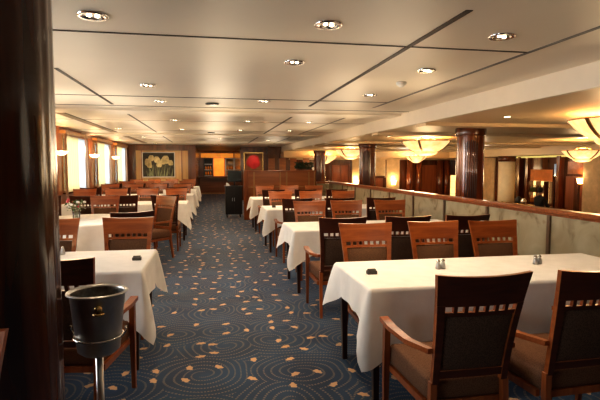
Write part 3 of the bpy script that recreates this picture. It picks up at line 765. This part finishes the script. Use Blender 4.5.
# chandeliers
def make_ch():
    r_ = empty('bowl_chandelier'); tag(r_, 'x', 'chandelier')
    prof = [(0.55, 0.0), (0.51, -0.055), (0.455, -0.115), (0.385, -0.175), (0.31, -0.222), (0.255, -0.245), (0.25, -0.265), (0.225, -0.29), (0.17, -0.318), (0.10, -0.335), (0.0, -0.34)]
    MB().lathe(prof, 48, cap=False).build('glass_bowl', M['alabaster'], r_)
    MB().lathe([(0.55, 0.006), (0.56, 0.0), (0.555, -0.012), (0.545, -0.006)], 48, cap=False).build('rim', M['brass'], r_)
    for k in range(4):
        a = 2*PI*k/4+0.35; rb = MB()
        for (r0, z0), (r1, z1) in zip(prof[:5], prof[1:6]):
            q = []
            for (rr, zz) in ((r0, z0), (r1, z1)):
                for s_, e_ in ((-1, 0.0), (1, 0.0), (1, 0.012), (-1, 0.012)):
                    R2 = rr+e_; t_ = a+s_*0.022/max(rr, 0.2)
                    q.append((R2*math.cos(t_), R2*math.sin(t_), zz-e_*0.5))
            rb.hexa(q)
        rb.build('rib', M['rib'], r_)
    for k in range(3):
        a = 2*PI*k/3; MB().tube([(0.45*math.cos(a), 0.45*math.sin(a), -0.05), (0.12*math.cos(a), 0.12*math.sin(a), 0.078)], 0.006, 6).build('hanger', M['brass'], r_)
    MB().lathe([(0.14, 0.06), (0.16, 0.079)], 24).build('ceiling_plate', M['brass'], r_)
    return r_
M['rib'] = plain('rib', (0.30, 0.17, 0.06), 0.35, 0.6)
ch = make_ch(); cu = [False]
CP = [(4.9, 5.15, 2.12, 'largest glowing glass bowl chandelier, hanging over the near end of the partition'), (4.9, 10.5, 2.12, 'glowing alabaster bowl chandelier between the thick fluted column and the slimmer one'), (4.9, 16.6, 2.12, 'glowing bowl chandelier half hidden behind the second fluted column'), (4.9, 20.6, 1.99, 'small glowing bowl chandelier behind the smallest fluted column'),
      (9.0, 10.5, 1.93, 'bowl chandelier hanging low in front of the bar wall'), (9.0, 20.3, 1.98, 'small bowl chandelier hanging below and beyond the large alabaster one')]
for x, y, z, lb in CP:
    co_ = place(ch, cu, (x, y, z), 0.2*x+y, lb, 'glowing bowl chandeliers beyond the partition'); co_.scale = (0.85,)*3 if x > 8 else (1, 1, 1)
    l = bpy.data.lights.new('chandelier_lamp', 'POINT'); l.energy = 42; l.color = (1.0, 0.66, 0.30); l.shadow_soft_size = 0.12
    lo = bpy.data.objects.new('chandelier_lamp', l); col.objects.link(lo); lo.location = (x, y, z-0.06)
    l = bpy.data.lights.new('chandelier_down', 'POINT'); l.energy = 22; l.color = (1.0, 0.70, 0.38); l.shadow_soft_size = 0.25
    lo = bpy.data.objects.new('chandelier_down', l); col.objects.link(lo); lo.location = (x, y, z-0.65)

# ------------------------------------------------------------------ window wall: curtains, sconces
def curtain(y0, y1, x, z0, z1, mat, name, label, waves, amp=0.03, gather=0.0):
    m = MB(); n = 40; J = 8; vs = []
    for j in range(J+1):
        t_ = j/J; z = z1+(z0-z1)*t_
        sh = gather*math.sin(t_*PI*0.5)
        for i in range(n+1):
            s_ = i/n; yy = y0+(y1-y0)*s_; yy = y0+(yy-y0)*(1+sh)
            vs.append((x+amp*math.sin(s_*waves*2*PI)*(0.6+0.4*t_), yy, z))
    fs = []
    for j in range(J):
        for i in range(n):
            a = j*(n+1)+i; fs.append((a, a+1, a+n+2, a+n+1))
    m.add(vs, fs, 0, True); o = m.build(name, mat); tag(o, label, 'curtain', 'curtains at the windows'); return o
WL = ['nearest window', 'second window', 'third window', 'fourth window', 'bright window beside the column', 'middle bright window', 'last bright window by the tulip wall']
for i, (a, b_) in enumerate(wins):
    if i > 2: curtain(a+0.06, a+1.15, XL+0.06, 0.97, 2.22, M['sheer'], 'sheer_curtain', 'pale yellow sheer curtain at the ' + WL[i], 7)
    if i > 2: curtain(a+1.15, b_-0.10, XL+0.05, 0.97, 2.22, M['sheer_white'], 'sheer_curtain', 'white translucent sheer at the ' + WL[i], 5, 0.02)
    curtain(a-0.14, a+0.06, XL+0.09, 0.90, 2.26, M['drape'], 'drape', 'taupe drape on the near edge of the ' + WL[i], 2, 0.02)
    curtain(b_-0.20, b_+0.12, XL+0.09, 0.90, 2.26, M['drape'], 'drape', 'taupe drape on the far edge of the ' + WL[i], 3)
    MB().box(XL+0.0, XL+0.13, a-0.15, b_+0.15, 2.26, 2.33).build('pelmet', M['light_wood'])
    tag(bpy.data.objects[-1] if False else [o for o in col.objects][-1], 'wooden pelmet above the ' + WL[i], 'pelmet', 'wooden pelmets above the windows')
def make_sconce():
    r_ = empty('wall_sconce'); tag(r_, 'x', 'wall lamp')
    MB().box(-0.0, 0.015, -0.04, 0.04, -0.10, 0.10).build('back_plate', M['brass'], r_, bevel=0.004)
    MB().tube([(0.012, 0, -0.06), (0.06, 0, -0.08), (0.12, 0, -0.07)], 0.008).build('bracket', M['brass'], r_)
    MB().lathe([(0.0, -0.085), (0.05, -0.08), (0.10, -0.05), (0.13, 0.0), (0.122, 0.0), (0.09, -0.04), (0.0, -0.07)], 24, (0.14, 0, 0.02), cap=False).build('shade', M['sconce_glass'], r_)
    MB().ball((0.14, 0, 0.0), 0.035).build('bulb', M['sconce_glass'], r_)
    return r_
sc_ = make_sconce(); scu = [False]
for y, lb in ((1.7, 'beside the nearest window'), (4.95, 'beyond the second window'), (7.95, 'beyond the third window'), (10.95, 'beside the column, before the bright windows'), (13.95, 'between the first two bright windows'), (16.95, 'between the last two bright windows')):
    place(sc_, scu, (XL, y, 1.84), 0, 'glowing half-bowl glass wall sconce ' + lb, 'glass bowl wall sconces between the windows')
    l = bpy.data.lights.new('sconce_lamp', 'POINT'); l.energy = 7; l.color = (1.0, 0.62, 0.30); l.shadow_soft_size = 0.1
    lo = bpy.data.objects.new('sconce_lamp', l); col.objects.link(lo); lo.location = (XL+0.15, y, 1.98)

# ------------------------------------------------------------------ tulip painting
pn = empty('tulip_painting', (-2.0, 19.97, 1.60)); tag(pn, 'framed painting of cream tulips on a dark ground on the end wall', 'painting')
W, H_ = 0.60, 0.47
MB().box(-W, W, -0.015, 0.0, -H_, H_).build('canvas', M['painting_dark'], pn)
MB().box(-W-0.03, W+0.03, -0.035, 0.0, H_, H_+0.03).box(-W-0.03, W+0.03, -0.035, 0.0, -H_-0.03, -H_).box(-W-0.03, -W, -0.035, 0, -H_, H_).box(W, W+0.03, -0.035, 0, -H_, H_).build('frame', M['frame_silver'] if 'frame_silver' in M else M['white_plastic'], pn)
tl = MB(); sm = MB()
for cx, cz, s_, tilt in ((-0.40, 0.10, 0.13, 0.1), (-0.28, 0.26, 0.11, -0.1), (-0.35, -0.02, 0.10, 0.3), (-0.06, 0.20, 0.12, 0.2), (0.02, 0.02, 0.11, 0.0), (0.26, 0.20, 0.15, -0.1), (0.46, 0.08, 0.10, 0.2), (0.16, 0.12, 0.10, 0.1)):
    for dx in (-0.35, 0.35, 0.0):
        vs = []
        for k in range(14):
            a = 2*PI*k/14; px = s_*0.62*math.cos(a)*(1-0.25*math.sin(a)); pz = s_*1.1*math.sin(a)
            vs.append((cx+dx*s_+px*math.cos(tilt)-pz*math.sin(tilt), -0.0175-(0.0015 if dx == 0 else 0), cz+px*math.sin(tilt)+pz*math.cos(tilt)))
        tl.add(vs, [tuple(range(14))])
    sm.tube([(cx, -0.016, cz-s_), (cx*0.85, -0.016, -0.25), (cx*0.7, -0.016, -H_+0.02)], 0.006, 5)
    for q in (-0.05, 0.05): sm.add([(cx+q*0.2, -0.017, -H_+0.02), (cx+q+0.02, -0.017, -H_+0.02), (cx+q*1.8, -0.017, cz-s_*2.0)], [(0, 1, 2)])
sm.build('painted_stems', M['stem_green'], pn); tl.build('painted_tulips', M['tulip'], pn)
spot((-2.0, 19.0, ZC-0.03), 30, 1.2, rot=(math.radians(35), 0, 0))
# ------------------------------------------------------------------ galley at the end of the passage
gc = empty('serving_counter', (0.3, 27.2, 0)); tag(gc, 'panelled wooden serving counter at the far end of the aisle', 'counter')
MB().box(-0.85, 1.0, 0, 0.6, 0.08, 0.90).build('body', M['panel_wood'], gc)
MB().box(-0.87, 1.02, -0.03, 0.62, 0.90, 0.94).build('worktop', M['dark_wood'], gc)
MB().box(-0.85, 1.0, -0.01, 0.6, 0, 0.08).build('kick_plate', M['gold_panel'], gc)
def shelf(x0, x1, label, lit):
    s_ = empty('display_cabinet', (x0, 27.7, 0.98)); tag(s_, label, 'cabinet')
    w_ = x1-x0
    MB().box(0, w_, 0.25, 0.28, 0, 1.0).build('back_panel', M['cream_wall' if lit else 'black'], s_)
    MB().box(0, 0.04, 0, 0.25, 0, 1.0).box(w_-0.04, w_, 0, 0.25, 0, 1.0).box(0, w_, 0, 0.25, 0.97, 1.0).build('case', M['steel' if lit else 'black'], s_)
    for z in (0.02, 0.34, 0.66): MB().box(0.04, w_-0.04, 0.02, 0.25, z, z+0.025).build('shelf', M['steel'], s_)
    for q in range(3):
        for z in (0.045, 0.365):
            o = MB().lathe([(0.05, 0), (0.05, 0.12), (0.02, 0.17), (0.02, 0.21)], 12, (x0+0.12+q*(w_-0.24)/2, 27.8, 0.98+z)).build('bottle', M['amber'])
            tag(o, 'small bottle standing on a shelf of the far galley cabinets', 'bottle', 'bottles in the galley cabinets')
shelf(-0.35, 0.15, 'black shelved display cabinet at the far end of the aisle', False); shelf(0.85, 1.35, 'steel framed display cabinet at the far end behind the waiter station', True)
o = MB().box(0.2, 0.80, 27.9, 27.98, 0.98, 2.0).build('art_panel', M['orange_art'], bevel=0.01); tag(o, 'glowing orange art panel between the far galley cabinets', 'panel')
o = MB().box(-0.5, 1.3, 27.85, 27.98, 2.02, 2.26).build('sign_panel', M['orange_art'], bevel=0.01); tag(o, 'long orange panel above the far galley cabinets', 'panel')
spot((0.5, 27.0, ZC-0.05), 90, 1.8, rot=(math.radians(25), 0, 0), colr=(1.0, 0.6, 0.3))
spot((0.3, 24.0, ZC-0.05), 40)

# waiter station
ws = empty('waiter_station', (0.44, 14.62, 0)); tag(ws, 'black wheeled waiter station cabinet at the end of the booth divider', 'cabinet')
MB().box(0, 0.50, 0, 0.45, 0.10, 0.92).build('cabinet_body', M['black'], ws, bevel=0.006)
MB().box(-0.02, 0.52, -0.02, 0.47, 0.92, 0.95).build('top', M['black'], ws, bevel=0.004)
for k in range(2):
    dd = MB().box(0.015+0.245*k, 0.245+0.24*k, -0.012, 0.0, 0.13, 0.90).build('door', M['black'], ws); MB().box(0.20+0.06*k, 0.215+0.06*k, -0.03, -0.012, 0.5, 0.6).build('handle', M['steel'], dd)
for x, y in ((0.05, 0.05), (0.45, 0.05), (0.05, 0.40), (0.45, 0.40)):
    m = MB(); m.tube([(x-0.012, y, 0.045), (x+0.012, y, 0.045)], 0.044, 14).box(x-0.018, x+0.018, y-0.018, y+0.018, 0.08, 0.10); m.build('caster', M['black'], ws)
mo = empty('till_monitor', (0.72, 14.85, 0.95)); tag(mo, 'dark till monitor standing on the black waiter station', 'monitor')
MB().box(-0.10, 0.10, -0.06, 0.06, 0.002, 0.02).box(-0.02, 0.02, -0.01, 0.01, 0.02, 0.15).build('stand', M['black'], mo)
MB().box(-0.20, 0.22, -0.02, 0.03, 0.12, 0.46).build('screen_housing', M['black'], mo, bevel=0.006)
MB().box(-0.185, 0.205, -0.024, -0.02, 0.14, 0.445).build('screen', M['screen'], mo)
o = MB().add([(0, 0, 0), (0.12, 0, 0), (0.12, 0.1, 0), (0, 0.1, 0), (0.03, 0.03, 0.09), (0.09, 0.02, 0.07), (0.10, 0.07, 0.05), (0.02, 0.08, 0.1)], [(3, 2, 1, 0), (4, 5, 6, 7), (0, 1, 5, 4), (1, 2, 6, 5), (2, 3, 7, 6), (3, 0, 4, 7)]).build('napkin', M['cloth'], loc=(0.46, 14.65, 0.953), bevel=0.01); tag(o, 'crumpled white napkin on the black waiter station', 'napkin')

# red painting and the planter
rp = empty('red_painting', (1.93, 21.96, 1.72)); tag(rp, 'gold-ground painting with one big red bloom on the far wall', 'painting')
MB().box(-0.40, 0.40, -0.02, 0, -0.40, 0.40).build('canvas', M['painting_gold'], rp)
MB().box(-0.44, -0.40, -0.04, 0, -0.44, 0.44).box(0.40, 0.44, -0.04, 0, -0.44, 0.44).box(-0.40, 0.40, -0.04, 0, 0.40, 0.44).box(-0.40, 0.40, -0.04, 0, -0.44, -0.40).build('frame', M['brass'], rp)
m = MB()
for k in range(9):
    a = 2*PI*k/9; vs = [(0.13*math.cos(a)+(0.14+0.03*(k%3))*math.cos(2*PI*j/12), -0.022-0.001*k, 0.15*math.sin(a)+(0.16+0.02*(k%2))*math.sin(2*PI*j/12)+0.02) for j in range(12)]
    m.add(vs, [tuple(range(12))])
m.build('painted_bloom', M['red'], rp)
spot((1.93, 21.4, ZC-0.03), 30, 1.1, rot=(math.radians(32), 0, 0))
pl = empty('planter', (2.72, 14.04, 1.421)); tag(pl, 'dark green leafy plant in a low trough on top of the booth divider', 'plant')
MB().box(-0.24, 0.24, -0.06, 0.06, 0, 0.05).build('trough', M['dark_wood'], pl)
m = MB(); rnd = random.Random(5)
for k in range(150):
    cpt = Vector((rnd.uniform(-0.27, 0.27), rnd.uniform(-0.09, 0.09), rnd.uniform(0.05, 0.23))); d1 = Vector((rnd.uniform(-1, 1), rnd.uniform(-0.5, 0.5), rnd.uniform(-0.2, 1))).normalized()*0.05; d2 = d1.cross(Vector((0.1, 1, 0.2))).normalized()*0.018
    m.add([cpt-d1, cpt+d2, cpt+d1, cpt-d2], [(0, 1, 2, 3)])
m.build('foliage', M['leaf_dark'], pl)

# ------------------------------------------------------------------ beyond the partition: lamps, bar, person
def table_lamp(x, y, z, label, s=1.0):
    r_ = empty('wall_lamp', (x, y, z)); tag(r_, label, 'lamp')
    MB().lathe([(0.09*s, 0), (0.14*s, 0.22*s), (0.135*s, 0.22*s), (0.085*s, 0.0)], 20, cap=False).build('lamp_shade', M['lamp_glow'], r_)
    MB().lathe([(0.02, -0.05), (0.05, 0.0)], 12).tube([(0, 0, -0.05), (0, 0.09, -0.06)], 0.01).build('bracket', M['brass'], r_)
    l = bpy.data.lights.new('lamp_light', 'POINT'); l.energy = 8; l.color = (1.0, 0.6, 0.26); l.shadow_soft_size = 0.08
    lo = bpy.data.objects.new('lamp_light', l); col.objects.link(lo); lo.location = (x, y-0.02, z+0.32)
table_lamp(6.72, 21.88, 0.66, 'glowing wall lamp on the cream panel behind the second fluted column')
table_lamp(8.58, 21.88, 0.66, 'glowing wall lamp on the cream panel beside the low far doors')
table_lamp(11.75, 13.76, 0.98, 'slim glowing wall lamp between the red door panel and pale pier', 0.8)
# dark mahogany half columns on the far wall
for x in (9.35, 9.8, 10.9, 11.25):
    struct(MB().lathe([(0.16, ZLOW), (0.16, 1.84)], 24, (x, 21.8, 0)).build('column', M['mahogany']))
# lit display shelves near the corner
def display(x0, y0, along, w_, z0, h, label):
    s_ = empty('lit_display', (x0, y0, z0), 0 if along == 'x' else PI/2*-1); tag(s_, label, 'cabinet')
    MB().box(0, w_, -0.02, 0.0, 0, h).build('back_panel', M['lit_panel'], s_)
    MB().box(-0.04, 0, -0.22, 0, 0, h).box(w_, w_+0.04, -0.22, 0, 0, h).box(-0.04, w_+0.04, -0.22, 0, h, h+0.04).build('case', M['red_wood'], s_)
    k = max(1, int(h/0.3))
    for q in range(k):
        MB().box(0, w_, -0.2, -0.02, q*h/k, q*h/k+0.02).build('shelf', M['glass'], s_)
    return s_, k
M['lit_panel'] = plain('lit_panel', (0.8, 0.5, 0.2), 0.5, var=0.3, scale=4, emis=(1.0, 0.62, 0.22), estr=1.3)
M['lit_red'] = plain('lit_red', (0.6, 0.18, 0.05), 0.5, var=0.2, scale=4, emis=(0.8, 0.22, 0.04), estr=0.12)
def bottles_at(pts_, label, group):
    for j, (x, y, z) in enumerate(pts_):
        o = MB().lathe([(0.045, 0), (0.045, 0.13), (0.018, 0.18), (0.018, 0.25)], 12, (0, 0, 0)).build('bottle', M['bottle'] if j % 2 else M['amber'], loc=(x, y, z)); tag(o, label, 'bottle', group)
display(11.42, 21.95, 'x', 0.4, -0.4, 1.5, 'tall narrow lit shelf glowing orange near the far corner')
# bar on side wall: orange arch panel above, lit bottle shelves, counter
o = MB().box(11.93, 11.95, 15.3, 16.5, 1.0, 1.42).build('bar_header_panel', M['lit_red']); tag(o, 'orange-red glowing panel above the bar shelves', 'panel')
s_ = empty('bar_shelves', (11.95, 15.9, 0.2)); tag(s_, 'lit bar back shelving full of bottles', 'shelf')
MB().box(-0.02, 0, -0.42, 0.42, 0, 0.8).build('back_panel', M['lit_panel'], s_)
for z in (0.0, 0.38): MB().box(-0.2, -0.02, -0.42, 0.42, z, z+0.02).build('shelf', M['dark_wood'], s_)
for y in (-0.42, 0.0, 0.42): MB().box(-0.2, -0.02, y-0.02, y+0.02, 0, 0.8).build('upright', M['dark_wood'], s_)
bottles_at([(11.84, 15.55+0.1*k+(0.04 if k > 3 else 0), 0.2+zz) for k in range(8) if k not in (4,) for zz in (0.021, 0.401)], 'small bottle glinting on the lit bar shelves', 'bottles on the bar shelves')
ct = empty('bar_counter', (11.2, 15.4, ZLOW)); tag(ct, 'dark bar counter with brass rail beyond the partition', 'counter')
MB().box(-0.25, 0.25, -1.3, 1.5, 0, 0.62).build('front', M['dark_wood'], ct)
MB().box(-0.32, 0.30, -1.35, 1.55, 0.62, 0.67).build('worktop', M['mahogany'], ct, bevel=0.01)
MB().tube([(-0.36, -1.35, 0.70), (-0.36, 1.5, 0.70)], 0.02).build('brass_rail', M['brass'], ct)
for q, (y, s_) in enumerate(((16.0, 1.0), (15.72, 0.8), (14.9, 0.9))):
    o = MB().lathe([(0.10*s_, 0), (0.13*s_, 0.06), (0.12*s_, 0.18*s_), (0.05, 0.24*s_), (0.05, 0.27*s_)], 16, (11.12, y, ZLOW+0.672)).build('serving_pot', M['black'] if q != 1 else M['chrome']); tag(o, ['round black serving pot at the end of the bar counter', 'small chrome pot beside the black pot on the bar', 'black serving pot beside the seated person'][q], 'pot')

# seated person (small, seen beyond the partition)
def person():
    joints = {'pel': (0, 0, 0.60), 'sp1': (0, 0.01, 0.78), 'sp2': (0, 0.02, 0.95), 'neck': (0, 0.03, 1.08), 'nk2': (0, 0.045, 1.14),
              'shL': (-0.16, 0.02, 1.03), 'elL': (-0.22, 0.08, 0.80), 'wrL': (-0.13, 0.28, 0.76), 'shR': (0.16, 0.02, 1.03), 'elR': (0.22, 0.08, 0.80), 'wrR': (0.13, 0.28, 0.76),
              'hipL': (-0.09, 0.02, 0.57), 'knL': (-0.11, 0.42, 0.54), 'anL': (-0.11, 0.40, 0.12), 'toL': (-0.11, 0.54, 0.05), 'hipR': (0.09, 0.02, 0.57), 'knR': (0.11, 0.42, 0.54), 'anR': (0.11, 0.40, 0.12), 'toR': (0.11, 0.54, 0.05)}
    rad = {'pel': 0.15, 'sp1': 0.125, 'sp2': 0.145, 'neck': 0.06, 'nk2': 0.05, 'sh': 0.065, 'el': 0.045, 'wr': 0.032, 'hip': 0.09, 'kn': 0.062, 'an': 0.042, 'to': 0.035}
    E_ = [('pel', 'sp1'), ('sp1', 'sp2'), ('sp2', 'neck'), ('neck', 'nk2'), ('sp2', 'shL'), ('shL', 'elL'), ('elL', 'wrL'), ('sp2', 'shR'), ('shR', 'elR'), ('elR', 'wrR'), ('pel', 'hipL'), ('hipL', 'knL'), ('knL', 'anL'), ('anL', 'toL'), ('pel', 'hipR'), ('hipR', 'knR'), ('knR', 'anR'), ('anR', 'toR')]
    def skin(name, js, es, root, mat, parent=None):
        me = bpy.data.meshes.new(name); ks = list(js)
        me.from_pydata([js[k][0] for k in ks], [(ks.index(a), ks.index(b)) for a, b in es], [])
        me.materials.append(mat); o = bpy.data.objects.new(name, me); col.objects.link(o)
        md = o.modifiers.new('skin', 'SKIN'); md.use_smooth_shade = True
        for i, k in enumerate(ks):
            sv = me.skin_vertices[0].data[i]; sv.radius = (js[k][1], js[k][1]); sv.use_root = (k == root)
        s2 = o.modifiers.new('sub', 'SUBSURF'); s2.levels = 2; s2.render_levels = 2
        if parent: o.parent = parent
        return o
    R_ = lambda k: rad[k] if k in rad else rad[k[:-1]]
    body = skin('person', {k: (p, R_(k)) for k, p in joints.items()}, E_, 'pel', M['black_cloth'])
    hd = MB(); hd.ball((0, 0.06, 1.26), (0.074, 0.092, 0.115), n=20, m=14)
    hd.ball((0, 0.155, 1.245), (0.014, 0.018, 0.022), n=8, m=6)
    for s_ in (-1, 1): hd.ball((s_*0.076, 0.055, 1.25), (0.010, 0.020, 0.030), n=8, m=6)
    hd.lathe([(0.045, 1.10), (0.046, 1.20)], 16, (0, 0.05, 0))
    h_ = hd.build('head', M['skin'], body)
    ey = MB()
    for s_ in (-1, 1): ey.ball((s_*0.028, 0.143, 1.268), (0.011, 0.007, 0.007), n=8, m=6)
    ey.build('eyes', M['black'], h_)
    MB().ball((0, 0.150, 1.205), (0.024, 0.008, 0.006), n=8, m=6).build('mouth', M['pink'], h_)
    hr = MB(); hr.ball((0, 0.038, 1.290), (0.086, 0.098, 0.105), n=20, m=12); hr.build('hair', M['hair'], h_)
    for s_ in (-1, 1):
        b0 = Vector((s_*0.13, 0.28, 0.76)); js = {'w': (tuple(b0), 0.024), 'p': (tuple(b0+Vector((-s_*0.02, 0.06, -0.005))), 0.030)}; es = [('w', 'p')]
        pal = b0+Vector((-s_*0.02, 0.06, -0.005))
        for q in range(4):
            off = (q-1.5)*0.017; L_ = (0.060, 0.070, 0.066, 0.052)[q]
            js['a%d' % q] = (tuple(pal+Vector((off, 0.035, 0))), 0.009); js['b%d' % q] = (tuple(pal+Vector((off*1.15, 0.035+L_*0.5, -0.006))), 0.0085); js['c%d' % q] = (tuple(pal+Vector((off*1.2, 0.035+L_*0.85, -0.022))), 0.007)
            es += [('p', 'a%d' % q), ('a%d' % q, 'b%d' % q), ('b%d' % q, 'c%d' % q)]
        js['t1'] = (tuple(b0+Vector((-s_*0.05, 0.045, -0.004))), 0.010); js['t2'] = (tuple(b0+Vector((-s_*0.065, 0.075, -0.012))), 0.008); es += [('w', 't1'), ('t1', 't2')]
        skin('hand', js, es, 'w', M['skin'], body)
    return body
pz = person(); pz.location = (10.25, 13.70, ZLOW); pz.rotation_euler = (0, 0, math.radians(-80))
tag(pz, 'dark-haired person in black seated at the bar beyond the partition', 'person')
stl = empty('bar_stool', (10.23, 13.70, ZLOW)); tag(stl, 'low round bar stool under the seated person', 'stool')
MB().lathe([(0.16, 0.40), (0.18, 0.42), (0.17, 0.455)], 24).build('seat', M['seat_fabric'], stl)
MB().tube([(0, 0, 0.02), (0, 0, 0.40)], 0.025).build('pole', M['steel'], stl)
MB().lathe([(0.17, 0), (0.17, 0.015), (0.03, 0.03)], 24).build('base', M['steel'], stl)

# small table lamp visible on the rail side
tl_ = empty('rail_lamp', (5.6, 13.0, 0.55)); tag(tl_, 'small square glowing lamp shade standing just beyond the partition rail', 'lamp')
MB().lathe([(0.11, 0.30), (0.13, 0.12), (0.125, 0.12), (0.105, 0.30)], 4, cap=False).build('lamp_shade', M['lamp_glow'], tl_)
MB().lathe([(0.07, 0), (0.06, 0.02), (0.012, 0.04), (0.012, 0.15)], 16).build('lamp_base', M['brass'], tl_)
sd = empty('side_table', (5.6, 13.0, ZLOW)); tag(sd, 'dark side table carrying the small square lamp beyond the partition', 'table')
MB().box(-0.25, 0.25, -0.25, 0.25, 1.01, 1.048).build('table_top', M['dark_wood'], sd)
for x in (-0.22, 0.22):
    for y in (-0.22, 0.22): MB().bar((x, y, 0), (0.03, 0.03), (x, y, 1.01), (0.04, 0.04)).build('leg', M['dark_wood'], sd)

# ------------------------------------------------------------------ light and camera
wd = bpy.data.worlds.new('World'); sc.world = wd; wd.use_nodes = True
bg = wd.node_tree.nodes['Background']; bg.inputs[0].default_value = (0.93, 0.97, 1.0, 1); bg.inputs[1].default_value = 10.0
for i, (a, b_) in enumerate(wins):
    l = bpy.data.lights.new('window_portal', 'AREA'); l.shape = 'RECTANGLE'; l.size = b_-a; l.size_y = 1.25; l.energy = 1
    l.cycles.is_portal = True
    lo = bpy.data.objects.new('window_portal', l); col.objects.link(lo); lo.location = (-3.37, (a+b_)/2, 1.6); lo.rotation_euler = Euler((PI/2, 0, PI/2)).to_matrix().to_euler()
    lo.rotation_euler = (0, -PI/2, 0); l.size, l.size_y = 1.25, b_-a

for x, y, e in ((0.3, 3.6, 3), (1.9, 4.8, 7), (-1.6, 6.2, 8), (0.2, 7.5, 9), (2.2, 7.7, 8), (-1.7, 9.6, 9), (0.2, 11.0, 10), (2.2, 10.6, 9), (-1.7, 12.6, 9), (0.1, 14.2, 10), (-1.7, 15.4, 9), (0.2, 18.0, 12), (2.3, 17.5, 10), (9.2, 15.6, 22), (8.0, 19.0, 14), (-1.7, 17.8, 8), (1.9, 1.6, 2.5)):  # added fill points without fixtures, hovering at mid-height to brighten the ceiling
    l = bpy.data.lights.new('room_fill', 'POINT'); l.energy = e*1.25; l.color = (1.0, 0.80, 0.56); l.shadow_soft_size = 0.35
    lo = bpy.data.objects.new('room_fill', l); col.objects.link(lo); lo.location = (x, y, 1.75)

cam = bpy.data.cameras.new('camera'); co = bpy.data.objects.new('camera', cam); col.objects.link(co)
cam.sensor_width = 36; cam.lens = 36*485/600; cam.clip_start = 0.05
co.location = (0, 0, 1.55); co.rotation_euler = (math.radians(90-4.01), 0, math.radians(-10.487))
sc.camera = co
sc.view_settings.view_transform = 'Standard'; sc.view_settings.look = 'Medium High Contrast'; sc.view_settings.exposure = 0.42
try:
    sc.cycles.max_bounces = 8; sc.cycles.diffuse_bounces = 5; sc.cycles.glossy_bounces = 3; sc.cycles.transparent_max_bounces = 10
    sc.cycles.sample_clamp_indirect = 6.0; sc.cycles.use_denoising = True; sc.cycles.caustics_reflective = False; sc.cycles.caustics_refractive = False
except Exception: pass
